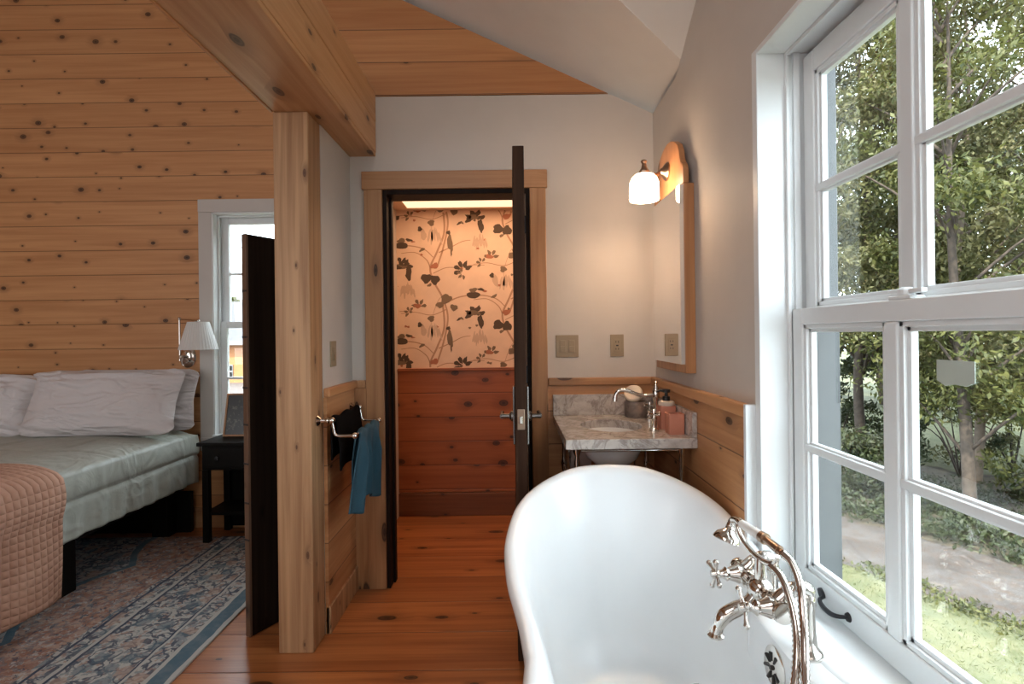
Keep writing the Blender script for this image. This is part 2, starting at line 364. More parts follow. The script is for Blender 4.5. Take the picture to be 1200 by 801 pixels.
def grid_mesh(name, nu, nv, fn, mat, parent=None, solid=0., closed_u=False, smooth='all', sub=0):
    bm = B(); V = [[bm.verts.new(fn(i/(nu-1) if not closed_u else i/nu, j/(nv-1))) for j in range(nv)] for i in range(nu)]
    for i in range(nu if closed_u else nu-1):
        for j in range(nv-1): bm.faces.new((V[i][j], V[(i+1) % nu][j], V[(i+1) % nu][j+1], V[i][j+1]))
    return obj(name, bm, mat, parent, smooth=smooth, solid=solid, sub=sub)
def nz(x, y=0., z=0.): return noise.noise(Vector((x, y, z)))
def sm(a, b, x): t = max(0., min(1., (x-a)/(b-a))); return t*t*(3-2*t)

# ------------------------------------------------------------------ the setting
FY = 2.72; RX = .743; BY = 3.62; WCY = 3.81
slope = lambda x: 2.437+.467*(RX-x)
bm = B(); box(bm, -6.0, RX+.12, -2.7, 3.95, -.12, 0); struct(obj('floor', bm, M['floor']))
# door wall: white below, pine boards above
bm = B(); prism(bm, [(-.83, 0), (-.655, 0), (-.655, 2.045), (.075, 2.045), (.075, 0), (RX+.1, 0), (RX+.1, 2.39), (RX, 2.437), (.523, 2.54), (-.83, 2.54)], 'Y', FY, FY+.12)
struct(obj('wall_far', bm, M['paint']))
bm = B(); prism(bm, [(-.975, 2.545), (.512, 2.545), (-.975, slope(-.975))], 'Y', FY, FY+.12); struct(obj('wall_far_gable', bm, M['pine_gable']))
# bedroom end wall with its window opening
wx0, wx1, wz0, wz1 = -2.055, -1.33, .62, 2.165
bm = B(); box(bm, -6, wx0, BY, BY+.14, 0, 4.6); box(bm, wx1, -.975, BY, BY+.14, 0, 4.6)
box(bm, wx0, wx1, BY, BY+.14, 0, wz0); box(bm, wx0, wx1, BY, BY+.14, wz1, 4.6)
struct(obj('wall_bedroom', bm, M['pine_wall']))
# partition between bedroom and bathroom
bm = B(); box(bm, -.965, -.83, 2.30, 3.95, 0, 2.54); struct(obj('wall_partition', bm, M['paint']))
# right wall: gable of the dormer, with the window opening
WY0, WY1, WZ0, WZ1 = .43, 1.60, .535, 2.146
bm = B()
prism(bm, [(-2.7, 0), (2.84, 0), (2.84, 2.437), (2.336, 2.437), (WY1, 2.43+.68*(2.336-WY1)), (WY1, WZ0), (WY0, WZ0), (WY0, 2.43+.68*(WY0+.336)), (-.336, 2.43), (-2.7, 2.43)], 'X', RX, RX+.16)
prism(bm, [(WY0, WZ1), (WY1, WZ1), (WY1, 2.43+.68*(2.336-WY1)), (1.0, 3.34), (WY0, 2.43+.68*(WY0+.336))], 'X', RX, RX+.16)
struct(obj('wall_right', bm, M['paint']))
bm = B(); box(bm, -6, RX+.1, -2.82, -2.7, 0, 4.6); struct(obj('wall_back', bm, M['paint']))
bm = B(); box(bm, -6.12, -6.0, -2.7, BY, 0, 4.6); struct(obj('wall_left', bm, M['pine_wains']))
# ceiling: main slope with the notch of the dormer, dormer slopes, far slope
bm = B(); P = [(RX+.1, 2.336), (-1.19, 1.0), (RX+.1, -.336), (RX+.1, -2.8), (-3, -2.8), (-3, 4.0), (RX+.1, 4.0)]
v = [bm.verts.new((x, y, slope(min(x, RX)))) for x, y in P]; f = bm.faces.new(v)
bmesh.ops.triangulate(bm, faces=[f])
a = [bm.verts.new(p) for p in ((RX+.1, 2.336, 2.437), (-1.19, 1, 3.34), (RX+.1, 1, 3.34))]; bm.faces.new(a)
a = [bm.verts.new(p) for p in ((RX+.1, -.336, 2.437), (-1.19, 1, 3.34), (RX+.1, 1, 3.34))]; bm.faces.new(a)
a = [bm.verts.new(p) for p in ((-3, -2.8, slope(-3)), (-3, 4, slope(-3)), (-6.1, 4, slope(-3)-1.448), (-6.1, -2.8, slope(-3)-1.448))]; bm.faces.new(a)
struct(obj('ceiling', bm, M['ceil']))
# the small room behind the door
bm = B(); box(bm, -.83, RX+.1, WCY, WCY+.1, 0, 2.3); struct(obj('wall_closet_back', bm, M['peach']))
bm = B(); box(bm, RX, RX+.12, 2.84, WCY, 0, 2.3); struct(obj('wall_closet_right', bm, M['peach']))
bm = B(); box(bm, -.83, RX, 2.84, WCY, 2.21, 2.3); struct(obj('ceiling_closet', bm, M['peach']))
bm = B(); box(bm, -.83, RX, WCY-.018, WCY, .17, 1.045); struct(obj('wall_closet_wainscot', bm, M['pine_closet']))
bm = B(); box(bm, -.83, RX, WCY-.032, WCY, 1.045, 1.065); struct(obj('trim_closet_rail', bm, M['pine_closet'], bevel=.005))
bm = B(); box(bm, -.83, RX, WCY-.03, WCY, 0, .165)
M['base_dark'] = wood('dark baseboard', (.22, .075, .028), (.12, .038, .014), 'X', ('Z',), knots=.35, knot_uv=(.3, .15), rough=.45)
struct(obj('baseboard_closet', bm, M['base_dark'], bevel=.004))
# wainscots and chair rails
bm = B(); box(bm, RX-.018, RX, 1.617, FY, 0, 1.045); struct(obj('wall_right_wainscot', bm, M['pine_wains']))
bm = B(); box(bm, RX-.032, RX, 1.617, FY, 1.035, 1.075); struct(obj('trim_rail_right', bm, M['pine_rail_y'], bevel=.006))
bm = B(); box(bm, .182, RX-.018, FY-.018, FY, 0, 1.035); struct(obj('wall_far_wainscot', bm, M['pine_wains_x']))
bm = B(); box(bm, .182, RX-.032, FY-.032, FY, 1.035, 1.075); struct(obj('trim_rail_far', bm, M['pine_trim_x'], bevel=.006))
bm = B(); box(bm, RX-.034, RX+.002, 1.60, 1.617, 0, 1.078); struct(obj('trim_wainscot_end', bm, M['white'], bevel=.002))
bm = B(); box(bm, -.83, -.815, 2.297, FY, .0, 1.035); struct(obj('wall_partition_wainscot', bm, M['pine_wains']))
bm = B(); box(bm, -.83, -.80, 2.297, FY, 1.035, 1.075); struct(obj('trim_rail_left', bm, M['pine_rail_y'], bevel=.006))
bm = B(); box(bm, -.83, -.806, 2.297, FY, 0, .12); struct(obj('baseboard_left', bm, M['pine_post'], bevel=.004))
bm = B(); box(bm, -.818, -.752, FY-.018, FY-.0005, 0, 1.035); struct(obj('wall_far_wainscot_left', bm, M['pine_trim_z']))
bm = B(); box(bm, -.80, -.755, FY-.03, FY, 1.035, 1.075); struct(obj('trim_rail_far_left', bm, M['pine_trim_x'], bevel=.006))
# outlook of the partition's bedroom side and the baseboard of the bedroom wall
bm = B(); box(bm, -6, -.965, BY-.018, BY, 0, .14); struct(obj('baseboard_bedroom', bm, M['pine_trim_x'], bevel=.004))

# door frame
bm = B(); box(bm, -.755, -.660, FY-.022, FY, 0, 2.055); struct(obj('trim_1', bm, M['pine_trim_z'], bevel=.004), 'left pine casing board of the doorway')
bm = B(); box(bm, .098, .182, FY-.022, FY, 0, 2.055); struct(obj('trim_2', bm, M['pine_trim_z'], bevel=.004), 'right pine casing board of the doorway')
bm = B(); box(bm, -.765, .190, FY-.026, FY, 2.055, 2.148); struct(obj('trim_3', bm, M['pine_trim_x'], bevel=.004), 'pine header board over the doorway')
bm = B(); box(bm, -.660, -.640, FY-.012, FY+.13, 0, 2.055); box(bm, .078, .098, FY-.012, FY+.13, 0, 2.055); box(bm, -.640, .078, FY-.012, FY+.13, 2.030, 2.055)
box(bm, -.640, -.628, FY+.05, FY+.09, 0, 2.03); box(bm, .066, .078, FY+.05, FY+.09, 0, 2.03)
struct(obj('trim_4', bm, M['jamb'], bevel=.002), 'black stained door jamb')
# door leaf, swung open towards the room
dr = sempty('door_1', (.05, FY-.01, 0), 'dark brown door standing open edge on')
bm = B(); box(bm, .009, .054, 2.04, FY-.015, .03, 2.035); obj('door_leaf', bm, M['door_wood'], dr, bevel=.003)
for sx, x0 in ((-1, .009), (1, .054)):
    bm = B(); box(bm, min(x0, x0+sx*.009), max(x0, x0+sx*.009), 2.075, 2.125, .865, 1.095)
    o = obj('lock_plate', bm, M['chrome_dk'], dr, bevel=.003)
    bm = B(); tube(bm, [(x0+sx*.006, 2.10, .975), (x0+sx*.058, 2.10, .975)], .0095, 14); tube(bm, [(x0+sx*.052, 2.095, .975), (x0+sx*.054, 2.13, .976), (x0+sx*.054, 2.22, .972)], [.010, .009, .008], 12, smooth=5)
    lathe(bm, [(.0, 0), (.021, 0), (.021, .006), (.012, .014), (.0, .014)], (x0+sx*.009, 2.10, .975), 'X' if sx > 0 else '-X', 20)
    obj('door_lever', bm, M['chrome_dk'], dr, smooth=True)
bm = B(); box(bm, .017, .046, 2.036, 2.041, .93, 1.01); obj('latch_plate', bm, M['bronze'], dr, bevel=.002)
bm = B(); box(bm, .024, .038, 2.022, 2.038, .955, .985); obj('latch_bolt', bm, M['chrome'], dr, bevel=.003)
for z in (.25, 1.05, 1.82):
    bm = B(); tube(bm, [(.064, FY-.028, z), (.064, FY-.028, z+.09)], .007, 12); box(bm, .050, .078, FY-.026, FY-.021, z, z+.09); obj('hinge', bm, M['iron'], dr, smooth=True)

# black plank door standing open in the bedroom beside the post
dr = sempty('door_2', (-1.17, 2.29, 0), 'low black stained plank door beside the timber post')
dv = Vector((.08, .14, 0)).normalized(); nv = Vector((-dv.y, dv.x, 0))
bm = B(); p0 = Vector((-1.168, 2.295, .004))
def slab(bm, p, d, n, L, T, z0, z1):
    q = [p, p+d*L, p+d*L+n*T, p+n*T]; prism(bm, [(a.x, a.y) for a in q], 'Z', z0, z1)
slab(bm, p0, dv, nv, .30, -.028, .004, 1.752); obj('door_leaf', bm, M['dark_wood'], dr, bevel=.003)
M['edge_brown'] = wood('brown door edge', (.17, .095, .055), (.07, .036, .02), 'Z', ('X', 'Y'), knots=.5, knot_uv=(.15, .05), rough=.5)
bm = B(); slab(bm, p0-dv*.012, dv, nv, .012, -.030, .004, 1.752); obj('edge_strip', bm, M['edge_brown'], dr, bevel=.002)
for z in (.42, .58, .75, .92, 1.08, 1.30, 1.50):
    bm = B(); slab(bm, p0-dv*.0135, dv, nv, .003, -.031, z, z+.008); obj('nail', bm, M['iron'], dr)

# the timber post and beam
bm = B(); box(bm, -.975, -.831, 2.16, 2.298, 0, 2.228)
tag(obj('timber_post', bm, M['pine_post'], bevel=.004), 'square pale knotty pine post standing under the end of the beam', 'post')
t = thing('ceiling_beam', 'wide boxed pine beam running overhead above the timber post', 'beam', (-.83, 0, 2.23))
bm = B(); box(bm, -.972, -.695, -2.7, FY-.002, 2.23, 2.248); obj('bottom_board', bm, M['pine_beam'], t, bevel=.003)
bm = B(); box(bm, -.715, -.693, -2.7, FY-.002, 2.249, 2.405); obj('side_board', bm, M['pine_beam'], t, bevel=.003)
bm = B(); box(bm, -.715, -.692, -2.7, FY-.002, 2.407, 2.552); obj('side_board', bm, M['pine_beam'], t, bevel=.003)
bm = B(); box(bm, -.972, -.95, -2.7, FY-.002, 2.249, 2.552); obj('side_board', bm, M['pine_beam'], t, bevel=.003)
bm = B(); box(bm, -.95, -.715, -2.7, FY-.002, 2.535, 2.552); obj('top_board', bm, M['pine_beam'], t)
bm = B(); box(bm, -.984, -.9725, -2.7, 2.16, 2.226, 2.262); obj('edge_strip', bm, M['pine_rail_y'], t, bevel=.002)

# ------------------------------------------------------------------ big window in the right wall
def bar(bm, x0, x1, y0, y1, z0, z1): box(bm, x0, x1, y0, y1, z0, z1)
bm = B()
box(bm, RX-.004, .90, 1.568, WY1, WZ0, WZ1); box(bm, RX-.004, .90, WY0, .462, WZ0, WZ1)
box(bm, RX-.004, .90, .462, 1.568, 2.129, WZ1); box(bm, RX-.03, .90, WY0, WY1, WZ0-.02, .551)
struct(obj('trim_window_lining', bm, M['white'], bevel=.0025))
bm = B(); box(bm, .8215, .831, 1.556, 1.568, .551, 2.129); box(bm, .846, .865, 1.560, 1.568, .551, 2.129); box(bm, .8215, .831, .462, .474, .551, 2.129)
box(bm, .8215, .831, .474, 1.556, 2.117, 2.129); box(bm, .895, .93, 1.54, 1.60, .50, 2.16); box(bm, .895, .93, .43, .49, .50, 2.16); box(bm, .895, .93, .43, 1.6, 2.11, 2.16)
struct(obj('trim_window_stops', bm, M['white'], bevel=.0015))
win = sempty('window_1', (.84, 1.0, .55), 'large white double hung window beside the bathtub')
ys = [(.462+.045, .806), (.846, 1.136), (1.176, 1.507)]
def sash(nm, x0, x1, z0, z1, zb, zt, zm, gx):
    y0, y1 = .470, 1.556
    bm = B(); box(bm, x0, x1, y1-.049, y1, z0, z1); box(bm, x0, x1, y0, y0+.045, z0, z1)
    box(bm, x0, x1, y0+.045, y1-.049, z0, zb); box(bm, x0, x1, y0+.045, y1-.049, zt, z1)
    s = obj(nm, bm, M['white'], win, bevel=.003)
    # glazing profile inside the frame
    bm = B()
    for ya, yb in ys:
        g = .012
        for (p, q, r, t_) in ((ya, ya+g, zb, zt), (yb-g, yb, zb, zt), (ya, yb, zb, zb+g), (ya, yb, zt-g, zt)): box(bm, x0+.006, x1-.004, p, q, r, t_)
        g = .022
        for (p, q, r, t_) in ((ya, ya+g, zb, zt), (yb-g, yb, zb, zt), (ya, yb, zb, zb+g), (ya, yb, zt-g, zt)): box(bm, gx-.006, gx+.01, p, q, r, t_)
    obj('glazing_bead', bm, M['white'], s, bevel=.0015)
    for ya in (.806, 1.136):
        bm = B(); box(bm, x0, x1-.002, ya, ya+.040, zb, zt); obj('vertical_bar', bm, M['white'], s, bevel=.004)
    for ya, yb in ys:
        bm = B(); box(bm, x0+.003, x1-.003, ya, yb, zm-.010, zm+.010); box(bm, x0+.012, x1-.006, ya, yb, zm-.016, zm+.016)
        obj('muntin', bm, M['white'], s, bevel=.003)
        bm = B(); box(bm, gx, gx+.003, ya+.004, yb-.004, zb+.004, zt-.004); obj('pane', bm, M['glass'], s)
    return s
M['alu'] = plain('grey aluminium track', (.055, .058, .06), .5, var=.02)
bm = B(); box(bm, .869, .935, 1.496, 1.60, .50, 1.33); box(bm, .905, .935, 1.500, 1.60, 1.33, 2.16); struct(obj('trim_window_track', bm, M['alu'], bevel=.003))
lo = sash('lower_sash', .832, .866, .556, 1.366, .622, 1.319, .969, .853)
up = sash('upper_sash', .872, .904, 1.335, 2.108, 1.372, 2.047, 1.709, .890)
bm = B(); box(bm, .835, .868, 1.10, 1.165, 1.366, 1.374); lathe(bm, [(.0, 0), (.016, 0), (.016, .012), (.01, .018), (0, .018)], (.85, 1.13, 1.374), 'Z', 20); box(bm, .843, .857, 1.08, 1.13, 1.378, 1.388)
obj('sash_lock', bm, M['white'], win, bevel=.002)
bm = B(); c_ = [(.829, 1.412, .585), (.812, 1.40, .583), (.806, 1.375, .578), (.806, 1.345, .577), (.812, 1.325, .580), (.829, 1.312, .584)]
tube(bm, c_, [.004, .0055, .0065, .0065, .0055, .004], 12, smooth=5)
lathe(bm, [(0, 0), (.012, 0), (.010, .005), (0, .006)], (.832, 1.310, .585), '-X', 14); 
prism(bm, [(1.408, .592), (1.416, .600), (1.425, .604), (1.432, .597), (1.429, .588), (1.417, .576), (1.406, .585)], 'X', .824, .832)
obj('sash_lift', bm, M['iron'], win, smooth=True)
bm = B(); prism(bm, [(.966, 1.200), (.985, 1.192), (1.012, 1.194), (1.032, 1.189), (1.053, 1.199), (1.053, 1.240), (.966, 1.240)], 'X', .851, .8525)
obj('pane_patch', bm, M['pane_patch'], lo)  # flat pale patch with a ragged lower edge on the lower sash

# bedroom window
bm = B(); cx0 = wx0-.09
box(bm, cx0, wx0, BY-.02, BY, wz0, wz1); box(bm, wx1, wx1+.09, BY-.02, BY, wz0, wz1); box(bm, cx0, wx1+.09, BY-.024, BY, wz1, wz1+.088); box(bm, cx0, wx1+.09, BY-.024, BY, wz0-.09, wz0)
struct(obj('trim_bedroom_window', bm, M['casing_white'], bevel=.003))
bm = B(); box(bm, wx0, wx0+.012, BY-.02, BY+.14, wz0, wz1); box(bm, wx1-.012, wx1, BY-.02, BY+.14, wz0, wz1); box(bm, wx0, wx1, BY-.02, BY+.14, wz1-.012, wz1); box(bm, wx0, wx1, BY-.04, BY+.14, wz0, wz0+.02)
box(bm, wx0+.012, wx0+.026, BY+.03, BY+.04, wz0, wz1); box(bm, wx0+.012, wx1, BY+.03, BY+.04, wz1-.026, wz1-.012)
struct(obj('trim_bedroom_lining', bm, M['white'], bevel=.002))
w2 = sempty('window_2', (-1.7, BY+.07, wz0), 'narrow white double hung window in the knotty pine wall')
def sash2(nm, y0, y1, z0, z1, sw, rb, rt, zm):
    x0, x1 = wx0+.014, wx1-.014
    bm = B(); box(bm, x0, x0+sw, y0, y1, z0, z1); box(bm, x1-sw, x1, y0, y1, z0, z1); box(bm, x0+sw, x1-sw, y0, y1, z0, z0+rb); box(bm, x0+sw, x1-sw, y0, y1, z1-rt, z1)
    s = obj(nm, bm, M['white'], w2, bevel=.003); ym = (y0+y1)/2
    bm = B(); box(bm, x0+sw, x1-sw, ym-.01, ym+.01, zm-.009, zm+.009); obj('muntin', bm, M['white'], s, bevel=.002)
    bm = B(); box(bm, x0+sw-.002, x1-sw+.002, ym-.001, ym+.002, z0+rb, z1-rt); obj('pane', bm, M['glass'], s)
sash2('lower_sash', BY+.04, BY+.072, wz0+.02, 1.415, .052, .06, .045, 1.02)
sash2('upper_sash', BY+.078, BY+.11, 1.37, wz1-.014, .052, .045, .05, 1.75)

# ------------------------------------------------------------------ wallpaper with climbing branches, in the small room
def ZP(a, b):
    """position on the paper from the measured drawing of the pattern (X, Z)"""
    du = a/3.08-180; dv = b/3.08-212
    return ((du-dv*.012)*WCY/615, 1.3-(dv+du*.012)*WCY/615)
bm = B(); LAY = [0]
bms = {'paper': bm, 'stem': B(), 'dark': B(), 'mid': B(), 'rust': B(), 'pale': B()}
box(bms['paper'], -.83, RX, WCY-.004, WCY, 1.065, 2.21)
def blob(k, a, b, rx, ry, rot=0., n=14, wob=.15, point=0.):
    x, z = ZP(a, b); sc = WCY/615/3.08; LAY[0] = (LAY[0]+1) % 7; y = WCY-.0046-LAY[0]*.0001; vs = []
    if not (-.83 < x < RX): return
    for i in range(n):
        t = 2*PI*i/n; q = 1+wob*math.sin(3*t+a)+wob*.6*math.sin(5*t+b)
        px = rx*math.cos(t)*q; pz = ry*math.sin(t)*q*(1-point*abs(math.cos(t))**3)
        vs.append(bms[k].verts.new((x+(px*math.cos(rot)-pz*math.sin(rot))*sc, y, max(1.067, min(2.208, z+(px*math.sin(rot)+pz*math.cos(rot))*sc)))))
    bms[k].faces.new(vs)
def stem(k, P, w0, w1):
    P = crom([(*ZP(*p), 0) for p in P], 8); n = len(P); sc = WCY/615/3.08; prev = None; y = WCY-.0044
    for i, p in enumerate(P):
        if not (1.067 < p.y < 2.208 and -.825 < p.x < RX): prev = None; continue
        t = (P[min(i+1, n-1)]-P[max(i-1, 0)]).normalized(); w = (w0+(w1-w0)*i/n)*sc/2
        cur = [bms[k].verts.new((p.x-t.y*w, y, p.y+t.x*w)), bms[k].verts.new((p.x+t.y*w, y, p.y-t.x*w))]
        if prev: bms[k].faces.new((prev[0], prev[1], cur[1], cur[0]))
        prev = cur
def leafc(k, a, b, r, n, base=0.):
    for i in range(n):
        t = base+i*2*PI/n*.62
        blob(k, a+r*math.cos(t), b-r*math.sin(t), r*.62, r*.34, t, point=.5)
def motif(ox, oy):
    rs = random.Random(int(ox*3+oy))
    stem('stem', [(ox+40, oy-255), (ox+45, oy-170), (ox+20, oy-100), (ox-5, oy-40), (ox+8, oy+10), (ox+40, oy+70), (ox+58, oy+140), (ox+42, oy+230), (ox+20, oy+300)], 7, 6)
    stem('stem', [(ox+25, oy-95), (ox+70, oy-115), (ox+110, oy-135), (ox+140, oy-140)], 4, 2)
    stem('stem', [(ox-5, oy-40), (ox-20, oy-70), (ox-60, oy-95), (ox-110, oy-92)], 4, 2)
    stem('stem', [(ox+5, oy-20), (ox+50, oy-40), (ox+95, oy-42), (ox+150, oy-50), (ox+190, oy-50)], 3, 2)
    stem('stem', [(ox+45, oy+90), (ox+100, oy+65), (ox+170, oy+58), (ox+230, oy+70), (ox+265, oy+100)], 5, 3)
    stem('stem', [(ox+52, oy+110), (ox+0, oy+130), (ox-60, oy+120), (ox-110, oy+125)], 3, 2)
    stem('stem', [(ox+38, oy+60), (ox+20, oy+85), (ox+0, oy+150), (ox+5, oy+200)], 2, 1)
    blob('dark', ox-20, oy-2, 19, 17); blob('dark', ox+12, oy+3, 17, 17); blob('mid', ox-8, oy+22, 9, 5, .5)
    blob('mid', ox+52, oy+72, 20, 17, .4); blob('mid', ox+30, oy+93, 15, 11, .2); blob('mid', ox+80, oy+103, 14, 11, -.4)
    blob('dark', ox+150, oy+58, 25, 12, wob=.05); blob('mid', ox+150, oy+40, 15, 8, .2); blob('dark', ox+178, oy+38, 13, 5, -.2); blob('rust', ox+192, oy+44, 8, 3)
    blob('mid', ox+66, oy-130, 10, 31, .12); blob('dark', ox+60, oy-167, 8, 7); blob('mid', ox+70, oy-95, 3, 14, .1)
    leafc('dark', ox+112, oy-32, 22, 5, .4); leafc('mid', ox+112, oy-20, 14, 4, 2)
    leafc('dark', ox-100, oy-40, 21, 4, .2); blob('dark', ox-85, oy-14, 9, 24, .15, point=.5); blob('mid', ox-108, oy-45, 22, 9, -.1)
    leafc('mid', ox-45, oy+98, 17, 4, .1); blob('rust', ox-52, oy+97, 14, 8, -.2); leafc('mid', ox-80, oy+120, 13, 4, 1.)
    blob('mid', ox-2, oy+143, 12, 11); blob('rust', ox+10, oy-47, 15, 10, .3); blob('mid', ox-35, oy-105, 12, 5, .5); blob('dark', ox-43, oy-180, 8, 9)
    leafc('dark', ox+150, oy-215, 20, 5, .3); blob('dark', ox+178, oy-192, 9, 22, .1)
    for q in range(5): blob('pale', ox-108+q*11, oy+42+8*math.sin(q*2), 4, 20+4*math.sin(q), .1*q-.2)
    for q in range(4): blob('pale', ox+158+q*10, oy-130+6*math.sin(q*3), 4, 16, .1*q-.2)
    for q in range(5): blob('pale', ox-10+q*10, oy+190+8*math.sin(q*2), 4, 24, .12*q-.2)
    blob('pale', ox-30, oy-160, 10, 22, .2); blob('pale', ox+5, oy-160, 9, 20, -.2)
    for q in range(7): blob(rs.choice(['mid', 'rust']), ox+rs.uniform(-120, 240), oy+rs.uniform(-200, 200), 5, 4)
    blob('dark', ox+98, oy+145, 9, 4, .6); blob('mid', ox+108, oy+142, 8, 4, -.5)
for i in range(-1, 4):
    for j in range(-2, 3): motif(265+260*i-0, 452+345*j+(-178 if i % 2 else 0))
pap = {'paper': ((.80, .58, .43), .7), 'stem': ((.47, .27, .17), .7), 'dark': ((.085, .055, .035), .7), 'mid': ((.20, .135, .085), .7), 'rust': ((.42, .16, .09), .7), 'pale': ((.60, .42, .31), .7)}
me = bpy.data.meshes.new('wallpaper'); full = B(); 
for idx, (k, b_) in enumerate(bms.items()):
    tmp = bpy.data.meshes.new('t'); b_.to_mesh(tmp); b_.free(); n0 = len(full.faces); full.from_mesh(tmp); full.faces.ensure_lookup_table()
    for f in full.faces[n0:]: f.material_index = idx
    bpy.data.meshes.remove(tmp)
o = obj('wall_closet_wallpaper', full, [plain('wallpaper '+k, c, r, var=.03) for k, (c, r) in pap.items()]); struct(o)
t = thing('ceiling_light', 'flat lit panel on the ceiling of the small papered room', 'ceiling light', (0, 3.2, 2.21))
bm = B(); box(bm, -.725, .40, 3.0, 3.69, 2.200, 2.2095); obj('diffuser', bm, M['diffuser'], t)
bm = B(); box(bm, -.735, -.725, 2.99, 3.70, 2.196, 2.2095); box(bm, .40, .41, 2.99, 3.70, 2.196, 2.2095); box(bm, -.725, .40, 3.69, 3.70, 2.196, 2.2095); box(bm, -.725, .40, 2.99, 3.0, 2.196, 2.2095); obj('rim', bm, M['peach'], t)
lamp('closet_lamp_light', 'AREA', (-.1, 3.30, 2.19), 7.5, (1, .60, .34), (1.0, .6), aim=(-.1, 3.36, 0))

# ------------------------------------------------------------------ bathtub
TC, TY = .35, 1.14
HW = [(0, .331), (.12, .342), (.207, .356), (.285, .370), (.38, .379), (.465, .381), (.55, .369), (.62, .350), (.676, .320), (.717, .286), (.752, .246), (.783, .198), (.807, .150), (.821, .093), (.828, .0)]
def outline(n=120):
    pts = crom([(h, y, 0) for y, h in HW], 8); pts[-1] = Vector((0, HW[-1][0], 0))
    # resample by arc length for one quarter
    L = [0]
    for a, b in zip(pts, pts[1:]): L.append(L[-1]+(b-a).length)
    q = []; m = n//4
    for i in range(m+1):
        s_ = L[-1]*i/m; k = max(j for j in range(len(L)) if L[j] <= s_+1e-9); k = min(k, len(pts)-2)
        f_ = (s_-L[k])/max(1e-9, L[k+1]-L[k]); q.append(pts[k].lerp(pts[k+1], f_))
    full_ = [Vector((p.x, p.y)) for p in q[:-1]]+[Vector((-p.x, p.y)) for p in q[::-1][:-1]]+[Vector((-p.x, -p.y)) for p in q[:-1]]+[Vector((p.x, -p.y)) for p in q[::-1][:-1]]
    return full_
OUT = outline(144)
zr = lambda y: .60+.20*(abs(y)/.80)**2
t = thing('bathtub', 'white double slipper bathtub standing under the large window', 'bathtub', (TC, TY, 0))
def tubsurf(rows, name, mat, parent, deck=False):
    """rows: (scale x, scale y, inset, height fraction 0 floor..1 rim, dz)"""
    bm = B(); n = len(OUT); V = []
    for sx, sy, ins, hf, dz in rows:
        r = []
        for p in OUT:
            l = p.length; d = p/l
            nrm = Vector((p.x/.36**2, p.y/.82**2)).normalized()
            q = p-nrm*ins; q = Vector((q.x*sx, q.y*sy))
            z = .08+(zr(p.y)-.08)*hf+dz if hf < 1 else zr(p.y)+dz
            r.append(bm.verts.new((TC+q.x, TY+q.y, z)))
        V.append(r)
    for i in range(len(V)-1):
        for k in range(n): bm.faces.new((V[i][k], V[i][(k+1) % n], V[i+1][(k+1) % n], V[i+1][k]))
    bm.faces.new(V[0][::-1]); bm.faces.new(V[-1])
    return obj(name, bm, mat, parent, smooth='all')
rows = [(.50, .62, 0, 0, .0), (.62, .72, 0, 0, .006), (.70, .79, 0, .06, 0), (.80, .86, 0, .25, 0), (.86, .90, 0, .5, 0), (.885, .925, 0, .75, 0), (.90, .94, 0, .90, 0), (.915, .95, 0, 1, -.034),
        (1, 1, .012, 1, -.036), (1, 1, .004, 1, -.028), (1, 1, 0, 1, -.016), (1, 1, .004, 1, -.005), (1, 1, .014, 1, 0), (1, 1, .028, 1, -.001), (1, 1, .042, 1, -.010), (1, 1, .052, 1, -.028),
        (.975, .985, .058, .88, 0), (.94, .965, .062, .75, 0), (.88, .93, .066, .5, 0), (.80, .87, .066, .27, 0), (.72, .81, .066, .17, 0), (.60, .72, .066, .13, 0), (.3, .4, .066, .12, 0)]
tubsurf(rows, 'basin', M['tub'], t)
bm = B()  # the flat faucet deck on the wall side
dk = []
for i in range(25):
    a = i/24; y = .82+.66*a; w = sm(.0, .16, a)*sm(0, .16, 1-a)
    dk.append((y, TC+.300+0*w, TC+.325+.06*w))
prev = None
for (y, xi, xo) in dk:
    z = zr(y-TY)-.006
    e_ = abs(y-1.15); xi2 = .593+.092*sm(.17, .34, e_)
    cur = [bm.verts.new(p) for p in ((xi2-.006, y, z-.12), (xi2, y, z-.004), (xi2+.006, y, z), (xo-.008, y, z), (xo, y, z-.010), (xo, y, z-.03), (xo-.012, y, z-.036))]
    if prev:
        for k in range(6): bm.faces.new((prev[k], prev[k+1], cur[k+1], cur[k]))
        bm.faces.new((prev[6], prev[0], cur[0], cur[6]))
    else: bm.faces.new(cur)
    prev = cur
bm.faces.new(prev)
obj('faucet_deck', bm, M['tub'], t, smooth=True)
for sx in (-1, 1):
    for sy in (-1, 1):
        bm = B(); x, y = TC+sx*.20, TY+sy*.50
        tube(bm, [(x, y, .19), (x+sx*.05, y+sy*.02, .15), (x+sx*.06, y+sy*.03, .08), (x+sx*.045, y+sy*.03, .035)], [.045, .038, .024, .03], 14, smooth=5)
        ball(bm, (x+sx*.05, y+sy*.03, .030), .032, .9); obj('foot', bm, M['chrome'], t, smooth=True)
# overflow plate on the inner wall
bm = B(); c = Vector((.589, 1.195, .535)); axn = Vector((-1, 0, .05)).normalized()
lathe(bm, [(0, -.004), (.046, -.004), (.046, .001), (.040, .005), (0, .0055)], c, axn, 32); ov = obj('overflow_plate', bm, M['chrome'], t, smooth=True)
bm = B(); q = Vector((0, 0, 1)).rotation_difference(axn)
for k in range(8):
    if k == 6: continue
    a = 2*PI*k/8+.3; d = q @ Vector((math.cos(a), math.sin(a), 0)); cc = c+axn*.0062
    tube(bm, [cc+d*.014, cc+d*.033], [.0022, .0042], 8)
tube(bm, [c+axn*.004, c+axn*.011], [.006, .005], 12)
obj('overflow_slots', bm, M['blackpl'], ov, smooth=True)

